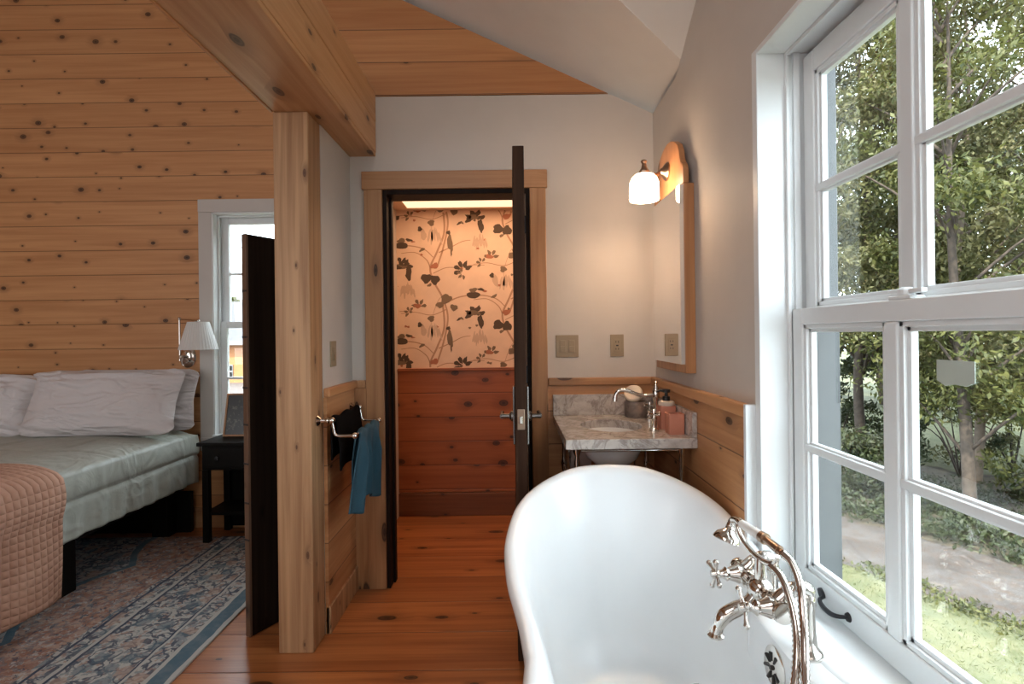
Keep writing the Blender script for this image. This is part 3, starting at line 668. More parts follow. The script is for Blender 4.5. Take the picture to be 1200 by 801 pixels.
# tub filler with hand shower
t = thing('tub_faucet', 'polished nickel tub filler with cross handles mounted on the bathtub rim', 'faucet', (.64, 1.22, .59))
def pillar(y):
    bm = B(); lathe(bm, [(0, 0), (.030, 0), (.030, .005), (.026, .012), (.017, .022), (.014, .05), (.0125, .10), (.015, .112), (.015, .125), (.012, .135), (0, .135)], (.64, y, .594), 'Z', 26); return bm
for y in (1.145, 1.303): obj('riser', pillar(y), M['chrome'], t, smooth=True)
bm = B()
for y in (1.145, 1.303):
    tube(bm, [(.64, y, .725), (.64, y, .735), (.625, y, .742), (.60, y, .735), (.575, y, .712)], [.013, .014, .015, .016, .02], 14, smooth=5)
tube(bm, [(.57, 1.115, .702), (.57, 1.335, .702)], .0175, 18)
for y in (1.115, 1.17, 1.27, 1.335): lathe(bm, [(.0, -.006), (.0225, -.006), (.024, 0), (.0225, .006), (0, .006)], (.57, y, .702), 'Y', 22)
ball(bm, (.57, 1.22, .702), .030)
tube(bm, [(.57, 1.22, .725), (.57, 1.22, .775)], [.014, .010], 14); obj('valve_body', bm, M['chrome'], t, smooth=True)
for y, rot in ((1.30, .35), (1.14, 1.0)):
    bm = B(); lathe(bm, [(0, 0), (.021, 0), (.023, .008), (.019, .016), (.014, .030), (.017, .036), (.010, .044), (.008, .056), (0, .056)], (.558, y, .702), '-X', 22); st = obj('valve_stem', bm, M['chrome'], t, smooth=True)
    bm = B(); cx = .498
    for k in range(4):
        a = rot+k*PI/2; dy, dz = math.cos(a), math.sin(a)
        tube(bm, [(cx, y+dy*.004, .702+dz*.004), (cx-.002, y+dy*.020, .702+dz*.020), (cx-.004, y+dy*.034, .702+dz*.034)], [.0045, .0042, .0068], 10, smooth=4)
        ball(bm, (cx-.0045, y+dy*.036, .702+dz*.036), .0072)
    ball(bm, (cx, y, .702), .011); lathe(bm, [(0, 0), (.010, 0), (.008, .006), (0, .008)], (cx-.006, y, .702), '-X', 16)
    obj('cross_handle', bm, M['chrome'], t, smooth=True)
bm = B(); tube(bm, [(.56, 1.22, .69), (.54, 1.22, .668), (.51, 1.22, .655), (.485, 1.22, .640), (.472, 1.22, .618), (.466, 1.22, .600)], [.018, .016, .0175, .0175, .013, .014], 18, smooth=6)
lathe(bm, [(0, 0), (.018, 0), (.019, .004), (.013, .010), (0, .010)], (.465, 1.22, .594), 'Z', 20); obj('spout', bm, M['chrome'], t, smooth=True)
bm = B(); tube(bm, [(.57, 1.22, .772), (.566, 1.25, .775), (.560, 1.285, .79), (.556, 1.305, .812), (.557, 1.31, .824)], [.008, .007, .006, .005, .005], 12, smooth=6)
tube(bm, [(.57, 1.22, .772), (.575, 1.19, .775), (.580, 1.17, .785), (.582, 1.16, .803)], [.008, .007, .006, .005], 12, smooth=6)
obj('cradle', bm, M['chrome'], t, smooth=True)
hs = thing('hand_shower', 'telephone style hand shower with white handle lying on the faucet cradle', 'hand shower', (.57, 1.24, .81))
bm = B(); tube(bm, [(.562, 1.295, .826), (.572, 1.215, .826)], [.0105, .0125], 18); obj('handle', bm, M['porcelain'], hs, smooth=True)
bm = B(); tube(bm, [(.572, 1.215, .826), (.574, 1.20, .826)], [.0135, .0135], 16); tube(bm, [(.574, 1.20, .826), (.580, 1.15, .821)], [.009, .0105], 16); tube(bm, [(.580, 1.150, .821), (.581, 1.138, .819)], .0085, 14); obj('hose_end', bm, M['bronze'], hs, smooth=True)
bm = B(); tube(bm, [(.562, 1.297, .826), (.559, 1.318, .828), (.556, 1.335, .822), (.551, 1.340, .806), (.548, 1.335, .795)], [.011, .009, .009, .010, .014], 14, smooth=5)
lathe(bm, [(0, 0), (.010, 0), (.016, .006), (.027, .014), (.033, .024), (.034, .030), (.029, .032), (0, .030)], (.548, 1.335, .80), (-.35, -.1, -.9), 28); obj('shower_head', bm, M['chrome'], hs, smooth=True)
bm = B(); tube(bm, [(.581, 1.138, .819), (.590, 1.115, .806), (.590, 1.085, .770), (.580, 1.055, .70), (.562, 1.02, .64), (.548, .99, .58), (.535, .97, .52), (.52, .965, .46), (.505, .975, .425), (.49, 1.0, .43), (.495, 1.01, .50), (.525, 1.01, .575), (.553, 1.035, .64), (.575, 1.075, .69), (.583, 1.115, .735), (.582, 1.15, .765), (.575, 1.18, .775)], .0074, 14, smooth=14, ridge=.30)
obj('hose', bm, M['chrome'], hs, smooth='all')

# ------------------------------------------------------------------ washstand
t = thing('washstand', 'small marble topped washstand on nickel legs in the far corner', 'washstand', (.47, 2.4, 0))
cx, cy, rx, ry = .445, 2.385, .135, .165
x0, x1, y0, y1, z0, z1 = .206, .7245, 2.06, 2.700, .845, .885
bm = B(); N = 48; el, rc = [], []
for k in range(N):
    a = 2*PI*(k+.5)/N; c_, s_ = math.cos(a), math.sin(a); el.append((cx+rx*c_, cy+ry*s_))
    tt = min((x1-cx)/c_ if c_ > 0 else (x0-cx)/c_, (y1-cy)/s_ if s_ > 0 else (y0-cy)/s_); rc.append([cx+c_*tt, cy+s_*tt])
for X_, Y_ in ((x0, y0), (x1, y0), (x0, y1), (x1, y1)):
    k = min(range(N), key=lambda i: (rc[i][0]-X_)**2+(rc[i][1]-Y_)**2); rc[k] = [X_, Y_]
L = [[bm.verts.new((p[0], p[1], z)) for p in ring] for ring, z in ((rc, z0), (rc, z1), (el, z1), (el, z0))]
for i in range(4):
    for k in range(N): bm.faces.new((L[i][k], L[i][(k+1) % N], L[(i+1) % 4][(k+1) % N], L[(i+1) % 4][k]))
obj('countertop', bm, M['marble'], t, bevel=.003)
bm = B(); box(bm, .206, .7245, 2.682, 2.7015, .8855, .99); obj('backsplash', bm, M['marble'], t, bevel=.002)
bm = B(); box(bm, .705, .7245, 2.065, 2.681, .8855, .985); obj('side_splash', bm, M['marble'], t, bevel=.002)
bm = B(); lathe(bm, [(1.08, 0), (1.08, -.015), (1.02, -.05), (.85, -.10), (.55, -.135), (.2, -.145), (.19, -.135), (.5, -.125), (.8, -.09), (.97, -.04), (1.0, 0)], (cx, cy, .846), 'Z', 40, rx, ry, cap=False)
bm.faces.new([v for v in bm.verts if abs(v.co.z-(.846-.135)) < .001 and math.hypot((v.co.x-cx)/rx, (v.co.y-cy)/ry) < .21])
obj('basin', bm, M['porcelain'], t, smooth=True)
bm = B(); lathe(bm, [(0, 0), (.018, 0), (.018, -.12), (.014, -.12), (.014, -.22), (0, -.22)], (cx, cy, .70), 'Z', 16); tube(bm, [(cx, cy, .50), (cx+.02, cy+.03, .45), (cx+.05, cy+.12, .46), (cx+.05, cy+.30, .50)], .016, 12, smooth=5); obj('drain_trap', bm, M['chrome'], t, smooth=True)
for (x, y) in ((.255, 2.10), (.672, 2.10), (.255, 2.66), (.672, 2.66)):
    bm = B(); lathe(bm, [(0, 0), (.018, 0), (.018, .01), (.009, .03), (.009, .35), (.014, .37), (.009, .39), (.007, .60), (.012, .63), (.016, .65), (.010, .67), (.008, .74), (.012, .78), (.009, .81), (.016, .83), (.016, .845), (0, .845)], (x, y, 0), 'Z', 18)
    obj('leg', bm, M['chrome'], t, smooth=True)
bm = B(); tube(bm, [(.672, 2.10, .65), (.672, 2.66, .65)], .005, 10); tube(bm, [(.255, 2.10, .65), (.255, 2.66, .65)], .005, 10); tube(bm, [(.672, 2.10, .65), (.722, 2.10, .65)], .006, 10)
lathe(bm, [(0, 0), (.018, 0), (.014, .012), (0, .014)], (.7245, 2.10, .65), '-X', 18); tube(bm, [(.255, 2.10, .832), (.672, 2.10, .832)], .005, 10); obj('stretcher', bm, M['chrome'], t, smooth=True)
for x in (.52, .60):
    bm = B(); tube(bm, [(x, 2.695, .52), (x, 2.64, .52), (x, 2.62, .55), (x, 2.55, .78), (x+.04, 2.50, .845)], .006, 10, smooth=6); lathe(bm, [(0, 0), (.022, 0), (.018, .01), (.008, .014), (.012, .04), (0, .05)], (x, 2.70, .52), '-Y', 16); obj('supply_pipe', bm, M['chrome'], t, smooth=True)
# basin faucet
t = thing('basin_faucet', 'nickel gooseneck basin faucet on the marble washstand', 'faucet', (.655, 2.40, .885))
bm = B(); lathe(bm, [(0, 0), (.024, 0), (.024, .006), (.014, .014), (.012, .10), (.017, .115), (.017, .15), (.011, .165), (.006, .175), (.008, .19), (0, .198)], (.655, 2.40, .8855), 'Z', 24); obj('column', bm, M['chrome'], t, smooth=True)
bm = B(); tube(bm, [(.65, 2.40, 1.018), (.60, 2.40, 1.014), (.56, 2.40, 1.024), (.52, 2.40, 1.040), (.49, 2.40, 1.040), (.472, 2.40, 1.022), (.467, 2.40, .99)], [.011, .0085, .009, .0095, .0095, .009, .0105], 14, smooth=7); obj('spout', bm, M['chrome'], t, smooth=True)
for hx, y in ((.600, 2.235), (.655, 2.51)):
    bm = B(); lathe(bm, [(0, 0), (.022, 0), (.022, .006), (.012, .014), (.011, .04), (.015, .05), (.008, .06), (.006, .085), (0, .09)], (hx, y, .8855), 'Z', 20)
    for k in range(4):
        a = .5+k*PI/2; tube(bm, [(hx, y, .955), (hx+.03*math.cos(a), y+.03*math.sin(a), .957)], [.0045, .0065], 8); ball(bm, (hx+.031*math.cos(a), y+.031*math.sin(a), .957), .0072)
    obj('cross_handle', bm, M['chrome'], t, smooth=True)
# toiletries
def rbox(bm, cx, cy, z0, z1, w, taper=1.):
    r = w*.22; P = []
    for sx, sy, a0 in ((1, 1, 0), (-1, 1, PI/2), (-1, -1, PI), (1, -1, 1.5*PI)):
        for k in range(5): a = a0+k*PI/8; P.append((sx*(w-r)+r*math.cos(a), sy*(w-r)+r*math.sin(a)))
    A = [bm.verts.new((cx+p[0]*taper, cy+p[1]*taper, z0)) for p in P]; C = [bm.verts.new((cx+p[0], cy+p[1], z1)) for p in P]; return P, A, C
bm = B(); P, A, C = rbox(bm, .668, 2.17, .8855, .968, .033, .97); n = len(P)
bm.faces.new(A[::-1]); I = [bm.verts.new((.668+p[0]*.84, 2.17+p[1]*.84, .968)) for p in P]; D = [bm.verts.new((.668+p[0]*.80, 2.17+p[1]*.80, .893)) for p in P]
for k in range(n):
    q = (k+1) % n; bm.faces.new((A[k], A[q], C[q], C[k])); bm.faces.new((C[k], C[q], I[q], I[k])); bm.faces.new((I[k], I[q], D[q], D[k]))
bm.faces.new(D); tag(obj('tumbler', bm, M['terracotta'], smooth=True), 'square terracotta tumbler, open topped, at the front of the washstand', 'tumbler')
t = thing('soap_dispenser', 'terracotta soap dispenser with cream top and black pump behind the tumbler', 'soap dispenser', (.668, 2.285, .8855))
bm = B(); P, A, C = rbox(bm, .668, 2.285, .8855, .985, .034, .97); bm.faces.new(A[::-1]); bm.faces.new(C)
for k in range(n): bm.faces.new((A[k], A[(k+1) % n], C[(k+1) % n], C[k]))
obj('body', bm, M['terracotta'], t, smooth=True)
bm = B(); lathe(bm, [(0, 0), (.033, 0), (.036, .006), (.034, .016), (.026, .021), (0, .021)], (.668, 2.285, .985), 'Z', 28); obj('collar', bm, M['cream'], t, smooth=True)
bm = B(); lathe(bm, [(0, 0), (.016, 0), (.016, .018), (.007, .020), (.007, .034), (.017, .036), (.017, .048), (0, .050)], (.668, 2.285, 1.006), 'Z', 20); tube(bm, [(.668, 2.285, 1.048), (.64, 2.285, 1.050), (.625, 2.285, 1.044)], [.006, .005, .004], 10); obj('pump', bm, M['blackpl'], t, smooth=True)
bm = B(); lathe(bm, [(0, 0), (.052, 0), (.056, .006), (.056, .072), (.053, .078), (.047, .078), (.047, .01), (0, .01)], (.612, 2.615, .8855), 'Z', 30)
tag(obj('stone_jar', bm, M['stone_jar'], smooth=True), 'round grey stone jar against the marble backsplash', 'jar')
bm = B(); lathe(bm, [(0, 0), (.040, 0), (.045, .006), (.045, .020), (.040, .026), (0, .028)], (.600, 2.600, .995), (-.30, -.75, .62), 30)
tag(obj('bath_sponge', bm, M['cream'], smooth=True), 'pale round sponge disc tilted on top of the stone jar', 'sponge')
t = thing('toilet_paper', 'pinkish toilet paper roll on a wall holder under the washstand', 'toilet paper', (.285, 2.66, .70))
bm = B(); lathe(bm, [(.02, -.05), (.055, -.05), (.055, .05), (.02, .05)], (.335, 2.645, .68), 'X', 28, cap=False); obj('roll', bm, M['paper'], t, smooth=True)
bm = B(); tube(bm, [(.281, 2.70, .745), (.281, 2.66, .745), (.281, 2.645, .71), (.281, 2.645, .68), (.392, 2.645, .68)], .005, 10); lathe(bm, [(0, 0), (.018, 0), (.012, .01), (0, .012)], (.281, 2.702, .745), '-Y', 16); obj('holder', bm, M['chrome'], t, smooth=True)

# switch plates and outlets
def plate(name, label, loc, w, h, normal, kind, n=1, cat='light switch'):
    t = thing(name, label, cat, loc); x, y, z = loc
    def bx(bm, u0, u1, v0, v1, d0, d1):
        if normal == '-Y': box(bm, x+u0, x+u1, y-d1, y-d0, z+v0, z+v1)
        else: box(bm, x+d0, x+d1, y+u0, y+u1, z+v0, z+v1)
    bm = B(); bx(bm, -w/2, w/2, -h/2, h/2, 0, .006); obj('cover_plate', bm, M['plate'], t, bevel=.002)
    for k in range(n):
        u = (k-(n-1)/2)*.046; 
        if kind == 'rocker':
            bm = B(); bx(bm, u-.0165, u+.0165, -.033, .033, .006, .008); bx(bm, u-.014, u+.014, -.030, .0, .008, .013); bx(bm, u-.014, u+.014, 0, .030, .008, .010); obj('rocker', bm, M['plate'], t, bevel=.001)
        else:
            bm = B(); bx(bm, u-.0165, u+.0165, -.033, .033, .006, .009); r_ = obj('receptacle', bm, M['plate'], t, bevel=.002); bm = B()
            for vv in (-.018, .018): bx(bm, u-.008, u-.005, vv-.004, vv+.005, .009, .0094); bx(bm, u+.005, u+.008, vv-.004, vv+.005, .009, .0094)
            bx(bm, u-.006, u+.006, -.003, .003, .009, .0096)
            obj('slots', bm, M['blackpl'], r_)
plate('light_switch', 'double beige rocker switch on the white wall left of the mirror', (.285, FY, 1.237), .118, .115, '-Y', 'rocker', 2)
plate('wall_outlet', 'single beige outlet on the white wall just left of the mirror', (.543, FY, 1.238), .070, .115, '-Y', 'outlet', 1, 'outlet')
plate('light_switch', 'tan switch plate on the white partition above the towel rail', (-.83, 2.425, 1.222), .075, .118, 'X', 'rocker', 1)
plate('wall_outlet', 'small beige outlet on the pine wall behind the pillows', (-2.235, BY, .945), .070, .115, '-Y', 'outlet', 1, 'outlet')

# ------------------------------------------------------------------ mirror cabinet and its lamp
t = thing('mirror_cabinet', 'tall pine framed wall mirror with a scalloped crest beside the washstand', 'mirror', (RX, 2.33, 1.5))
bm = B(); box(bm, .700, RX-.0005, 2.118, 2.545, 1.135, 1.905); obj('cabinet', bm, M['pine_mirror'], t, bevel=.003)
bm = B(); box(bm, .684, .6995, 2.124, 2.538, 1.172, 1.900); obj('mirror_glass', bm, M['mirror'], t, bevel=.0)
half = [(.213, 1.906), (.213, 1.965), (.203, 1.985), (.185, 1.998), (.172, 2.018), (.162, 2.055), (.140, 2.088), (.10, 2.112), (.05, 2.132), (0, 2.138)]
pts = [(2.3315-a, z) for a, z in half]+[(2.3315+a, z) for a, z in half[::-1][1:]]
bm = B(); prism(bm, pts, 'X', .698, .722); obj('crest', bm, M['pine_mirror'], t, bevel=.003)
t = thing('wall_sconce', 'lit opal glass sconce lamp on the crest of the pine mirror', 'sconce', (.698, 2.33, 2.0))
bm = B(); lathe(bm, [(0, 0), (.040, 0), (.040, .006), (.030, .016), (.018, .024), (.012, .034), (0, .036)], (.698, 2.33, 2.015), '-X', 26); obj('wall_plate', bm, M['bronze'], t, smooth=True)
bm = B(); tube(bm, [(.67, 2.33, 2.015), (.645, 2.32, 2.000), (.615, 2.30, 1.998), (.590, 2.285, 2.015), (.582, 2.28, 2.03)], [.010, .008, .008, .009, .011], 14, smooth=6)
lathe(bm, [(0, -.022), (.020, -.022), (.022, -.012), (.012, 0), (.008, .02), (.014, .030), (.010, .036), (0, .04)], (.582, 2.28, 2.015), 'Z', 22); obj('arm', bm, M['bronze'], t, smooth=True)
bm = B(); lathe(bm, [(.022, 0), (.040, -.006), (.054, -.020), (.061, -.040), (.063, -.065), (.063, -.112), (.061, -.116), (.059, -.112), (.058, -.06), (.045, -.02), (.018, -.006)], (.582, 2.28, 1.992), 'Z', 36, cap=False); obj('glass_shade', bm, M['shade_on'], t, smooth='all')
bm = B(); ball(bm, (.582, 2.28, 1.945), .016, 1.2); obj('bulb', bm, M['shade_on'], t, smooth='all')
lamp('sconce_bulb_light', 'POINT', (.582, 2.28, 1.895), 3.2, (1, .62, .36), rad=.03)

# ------------------------------------------------------------------ towel rail with two towels
t = thing('towel_rail', 'nickel double towel rail mounted on the post and the wainscot', 'towel rail', (-.815, 2.42, .946))
for y, xw in ((2.225, -.831), (2.63, -.815)):
    bm = B(); lathe(bm, [(0, 0), (.024, 0), (.024, .005), (.016, .012), (.010, .018), (.008, .035), (.013, .042), (.013, .050), (0, .052)], (xw, y, .946), 'X', 24); ball(bm, (-.768, y, .946), .014)
    tube(bm, [(-.768, y, .946), (-.762, y, .915), (-.755, y, .888), (-.735, y, .880), (-.68, y, .880)], .0065, 12, smooth=5); ball(bm, (-.672, y, .880), .0135); lathe(bm, [(0, 0), (.010, 0), (.008, .008), (0, .009)], (-.672, y, .880), '-Y' if y < 2.4 else 'Y', 14)
    obj('bracket', bm, M['chrome'], t, smooth=True)
for x, z in ((-.768, .946), (-.672, .880)):
    bm = B(); tube(bm, [(x, 2.225, z), (x, 2.63, z)], .0058, 14); obj('rod', bm, M['chrome'], t, smooth=True)
def drape(name, mat, bx, bz, y0, y1, Lf, Lb, folds, label, seed, flare=0., amp=1.):
    def fn(s, q):
        L = Lb+Lf; w = -Lb+L*q    # distance from the top along the cloth
        y = y0+(y1-y0)*s; r = .0105
        if abs(w) < r*PI/2: a = w/r; x, z = bx+math.sin(a)*r, bz+math.cos(a)*r; k = 0
        else: k = abs(w)-r*PI/2; x, z = bx+math.copysign(r, w), bz-k
        kk = min(1, k/.12); ph = s*folds*2*PI+seed
        x += amp*kk*(.017*math.sin(ph)+.016*nz(s*3+seed, k*4, seed)) + (kk*.012 if w > 0 else -kk*.004)
        y += kk*.012*math.cos(ph*1.0+.5)+(-flare*k*(1-s) if w > 0 else 0); x -= (flare*.25*k*(1-s) if w > 0 else 0)
        if k > 0: z += amp*(.05*nz(s*3.2, seed, 1)-.01*s)*sm(.1, L*.6, k)
        z += .006*math.sin(ph)*sm(0, .02, .04-abs(w)) if abs(w) < .04 else 0
        return (x, y, z)
    o = grid_mesh(name, 70, 60, fn, mat, solid=.006); return tag(o, label, 'towel')
drape('hand_towel', M['black_cloth'], -.768, .946, 2.245, 2.585, .235, .19, 2.0, 'black towel folded over the rod of the rail nearest the wall', 1.3, amp=.3)
drape('hand_towel', M['teal'], -.672, .880, 2.275, 2.585, .33, .30, 3.2, 'blue teal terry towel hanging over the outer rod of the rail', 4.1, flare=.32)

# ------------------------------------------------------------------ bedroom: rug, bed, nightstand, lamp
bm = B(); box(bm, -4.4, -1.30, 1.2, 3.42, 0.0005, .011); tag(obj('area_rug', bm, M['rug'], bevel=.003), 'faded blue and rust persian rug on the pine floor under the bed', 'rug')
BX0, BX1 = -4.12, -2.15
t = thing('bed', 'king bed on a black platform frame against the knotty pine wall', 'bed', ((BX0+BX1)/2, 2.5, 0))
bm = B(); box(bm, BX0+.05, BX1-.10, 1.50, 3.585, .27, .34); obj('platform', bm, M['black_furn'], t, bevel=.004)
bm = B(); box(bm, BX0+.06, BX1-.02, 3.52, 3.555, .0, .27); obj('underbed_dark_back', bm, M['black_furn'], t, bevel=.003)  # black sheet added to deepen the shade under the bed
bm = B(); box(bm, -3.14, -3.10, 1.52, 3.50, .0115, .268); obj('underbed_dark_centre', bm, M['black_furn'], t, bevel=.003)  # also added only to make the underside of the bed darker
for x in (BX0+.10, BX1-.165):
    for y in (1.55, 2.66, 3.475):
        bm = B(); box(bm, x-.05, x+.05, y-.05, y+.05, .0115 if y < 3.4 else .0, .27); obj('leg', bm, M['black_furn'], t, bevel=.003)
def cush(name, x0, x1, y0, y1, z0, z1, r, mat, parent):
    bm = B(); box(bm, x0, x1, y0, y1, z0, z1); return obj(name, bm, mat, parent, bevel=r, seg=6, smooth='all')
cush('mattress', BX0+.04, BX1-.02, 1.52, 3.60, .342, .668, .06, M['sheet'], t)
# comforter
def comf(s, q):
    y = 1.46+(3.555-1.46)*s
    x1 = BX1; zt = .70
    W = 1.98; hang = .335; tot = W+hang*2; d = q*tot
    if d < hang: side = -1; k = hang-d
    elif d > hang+W: side = 1; k = d-hang-W
    else: side = 0; k = 0
    xm = (BX0+x1)/2
    if side == 0:
        u = (d-hang)/W*2-1; x = xm+u*(x1-BX0)/2*.985; z = zt-.045*abs(u)**10
        z += .007*nz(x*4, y*1.2, 3)+.006*nz(x*9, y*3, 5)+.004*abs(nz(x*2, y*12, 6))
        gx = abs(((x-BX1+.33)/.42) % 1-.5); gy = abs(((y+.1)/.42) % 1-.5)
        z -= .010*math.exp(-((.5-gx)/.03)**2)+.010*math.exp(-((.5-gy)/.03)**2)
    else:
        x = (x1 if side > 0 else BX0); bulge = .035*math.sin(min(1, k/.15)*PI*.9); x += side*(bulge*.3+.008)
        seamk = math.exp(-((k-.14)/.012)**2); wr = sm(.1, .3, k)
        x += side*(-.014*seamk+wr*(.007*math.sin(y*47+3*nz(y*4, 1))+.012*nz(y*13, k*5, 2)+.006*nz(y*30, k*3, 4)))
        z = zt-.045-k*.95; z += wr*.004*nz(y*5, 7)
    e = sm(.97, 1., s); z -= .03*e*(1 if side == 0 else .3)
    return (x, y, z)
grid_mesh('comforter', 190, 200, comf, M['comforter'], t, solid=.014)
# quilted throw across the foot
def thr(s, q):
    y = 1.42+(2.44-1.42)*s; hang = .57; W = 2.02; tot = W+hang*2; d = q*tot; x1 = BX1+.040; xm = (BX0-.05+x1)/2
    if d < hang: side, k = -1, hang-d
    elif d > hang+W: side, k = 1, d-hang-W
    else: side, k = 0, 0
    if side == 0: u = (d-hang)/W*2-1; x = xm+u*(x1-BX0+.05)/2*.99; z = .728-.05*abs(u)**10+.006*nz(x*3, y*3)
    else:
        x = (x1+.006 if side > 0 else BX0-.035)+side*(.018*math.sin(min(1, k/.2)*PI)+sm(.1, .6, k)*(.018*math.sin(y*17)+.02*nz(y*4, k*2, 9))); z = .678-k+(.012*nz(y*6, 3))
        z += side*0+(.02*(1-s))*sm(.3, .6, k)*-1
        y += -.03*sm(.2, .6, k)*(1-s)
    return (x, y, z)
o = grid_mesh('quilted_throw', 70, 150, thr, M['quilt'], solid=.012); tag(o, 'peach quilted throw draped over the foot of the bed', 'throw')
def pillow(cx, cy, cz, w, h, th, tilt, label, seed, yaw=0.):
    def fn(s, q):
        a = s*2*PI; # superellipse rim, q from back centre to front centre
        ph = (q-.5)*PI; c_ = math.cos(ph); ex = .24
        u = math.copysign(abs(math.cos(a))**ex, math.cos(a)); v = math.copysign(abs(math.sin(a))**ex, math.sin(a))
        rr = max(0., c_)**.42; u *= rr; v *= rr
        corner = (abs(u)*abs(v))**1.5; pinch = 1-.055*(1-abs(v)**2)*abs(u)**6-.0
        x = u*w/2*(1-.03*(1-corner))*pinch; z = v*h/2*(1-.10*(1-abs(u)**4)*0-.05*(1-corner))
        tk = math.sin(ph)*th/2*((1-abs(u)**3.0)*(1-abs(v)**3.0))**.42
        wr = 0.022*nz(u*2.2+seed, v*7+u*2, seed)+0.018*nz(u*5, v*13+u*4, seed+2)*(.6+.5*v)+0.026*max(0, 1-abs(nz(u*1.6+seed, v*4+u*1.5, seed+4))*4)*(.5+.5*v)
        tk += wr*(1 if q > .5 else .4)*min(1, 3*c_+.3)
        # local: x right, z up, tk forward (-Y)
        yy, zz = -tk, z; ct, st = math.cos(tilt), math.sin(tilt)
        Y = yy*ct+zz*st; Z = zz*ct-yy*st; cyw, syw = math.cos(yaw), math.sin(yaw)
        return (cx+x*cyw-Y*syw, cy+Y*cyw+x*syw, cz+Z)
    o = grid_mesh('pillow', 96, 48, fn, M['pillow'], closed_u=True); return tag(o, label, 'pillow')
pillow(-2.575, 3.305, .905, .98, .44, .20, .40, 'wrinkled pale pillow at the front on the right side of the bed', 1.7, .02)
pillow(-2.56, 3.495, .895, .95, .42, .13, .22, 'pale pillow propped behind the front pillow beside the nightstand', 5.2)
pillow(-3.56, 3.36, .885, 1.02, .42, .20, .40, 'pale pillow at the left side of the bed cut by the picture edge', 8.4, -.02)
# nightstand
t = thing('nightstand', 'small black wooden nightstand under the bedroom window', 'nightstand', (-1.72, 3.44, 0))
bm = B(); box(bm, -1.99, -1.44, 3.29, 3.595, .622, .645); obj('tabletop', bm, M['black_furn'], t, bevel=.004)
bm = B(); box(bm, -1.965, -1.465, 3.31, 3.59, .47, .621); obj('carcass', bm, M['black_furn'], t, bevel=.002)
bm = B(); box(bm, -1.92, -1.51, 3.300, 3.311, .485, .61); d_ = obj('drawer', bm, M['black_furn'], t, bevel=.003)
bm = B(); lathe(bm, [(0, 0), (.006, 0), (.006, .008), (.012, .014), (.012, .020), (0, .024)], (-1.86, 3.30, .548), '-Y', 16); obj('knob', bm, M['iron'], d_, smooth=True)
for x in (-1.945, -1.485):
    for y in (3.325, 3.57):
        bm = B(); box(bm, x-.02, x+.02, y-.018, y+.018, .0115 if y < 3.4 else 0, .47); obj('leg', bm, M['black_furn'], t, bevel=.002)
bm = B(); box(bm, -1.96, -1.47, 3.32, 3.585, .18, .20); obj('shelf', bm, M['black_furn'], t, bevel=.002)
bm = B(); box(bm, -1.96, -1.47, 3.586, 3.597, .02, .47); obj('back_panel', bm, M['black_furn'], t)
# framed picture leaning against the window
t = thing('picture_frame', 'dark botanical picture in a thin wooden frame leaning on the nightstand', 'picture', (-1.80, 3.5, .646))
def lean(bm): bmesh.ops.transform(bm, matrix=Matrix.Translation((-1.80, 3.49, .6465)) @ Matrix.Rotation(-.22, 4, 'X'), verts=bm.verts[:]); return bm
bm = B(); w_, h_ = .13, .285
box(bm, -w_, -w_+.012, -.008, .008, 0, h_); box(bm, w_-.012, w_, -.008, .008, 0, h_); box(bm, -w_+.012, w_-.012, -.008, .008, 0, .012); box(bm, -w_+.012, w_-.012, -.008, .008, h_-.012, h_); obj('frame', lean(bm), M['pine_trim_z'], t, bevel=.002)
def artmat():
    n = NT('dark botanical print'); ax, o = n.xyz(); v = n.ramp(n.noise(o, 26, 4, .6, 1.2), .56, .66); return n.fin(n.mix(v, (.012, .012, .011), (.12, .12, .085)), .3)
bm = B(); box(bm, -w_+.012, w_-.012, -.002, .006, .012, h_-.012); obj('print', lean(bm), artmat(), t)
# swing arm lamp
t = thing('wall_lamp', 'nickel swing arm wall lamp with white shade over the nightstand', 'wall lamp', (-2.26, BY, 1.17))
bm = B(); lathe(bm, [(0, 0), (.056, 0), (.058, .006), (.050, .014), (.036, .018), (.030, .028), (.012, .032), (0, .034)], (-2.235, BY, 1.175), '-Y', 32, 1., 1.28); obj('wall_plate', bm, M['chrome'], t, smooth=True)
bm = B(); tube(bm, [(-2.235, 3.59, 1.175), (-2.235, 3.56, 1.177), (-2.235, 3.545, 1.177)], .009, 12); ball(bm, (-2.235, 3.545, 1.177), .016); tube(bm, [(-2.245, 3.545, 1.15), (-2.245, 3.545, 1.435)], .0065, 12); tube(bm, [(-2.245, 3.545, 1.43), (-2.14, 3.49, 1.425), (-2.055, 3.44, 1.412)], .005, 10); ball(bm, (-2.245, 3.545, 1.435), .011); ball(bm, (-2.055, 3.44, 1.414), .010); tube(bm, [(-2.055, 3.44, 1.42), (-2.055, 3.44, 1.27)], .006, 10); tube(bm, [(-2.235, 3.545, 1.177), (-2.22, 3.53, 1.13), (-2.205, 3.53, 1.12)], .006, 10, smooth=4)
obj('arm', bm, M['chrome'], t, smooth=True)
bm = B(); n_ = 72; R0 = [bm.verts.new((-2.055+(.062+.0012*(k % 2))*math.cos(2*PI*k/n_), 3.44+(.062+.0012*(k % 2))*math.sin(2*PI*k/n_), 1.408)) for k in range(n_)]; R1 = [bm.verts.new((-2.055+(.113+.003*(k % 2))*math.cos(2*PI*k/n_), 3.44+(.113+.003*(k % 2))*math.sin(2*PI*k/n_), 1.228)) for k in range(n_)]
for k in range(n_): bm.faces.new((R0[k], R0[(k+1) % n_], R1[(k+1) % n_], R1[k]))
obj('lamp_shade', bm, M['lamp_shade'], t, solid=.002)

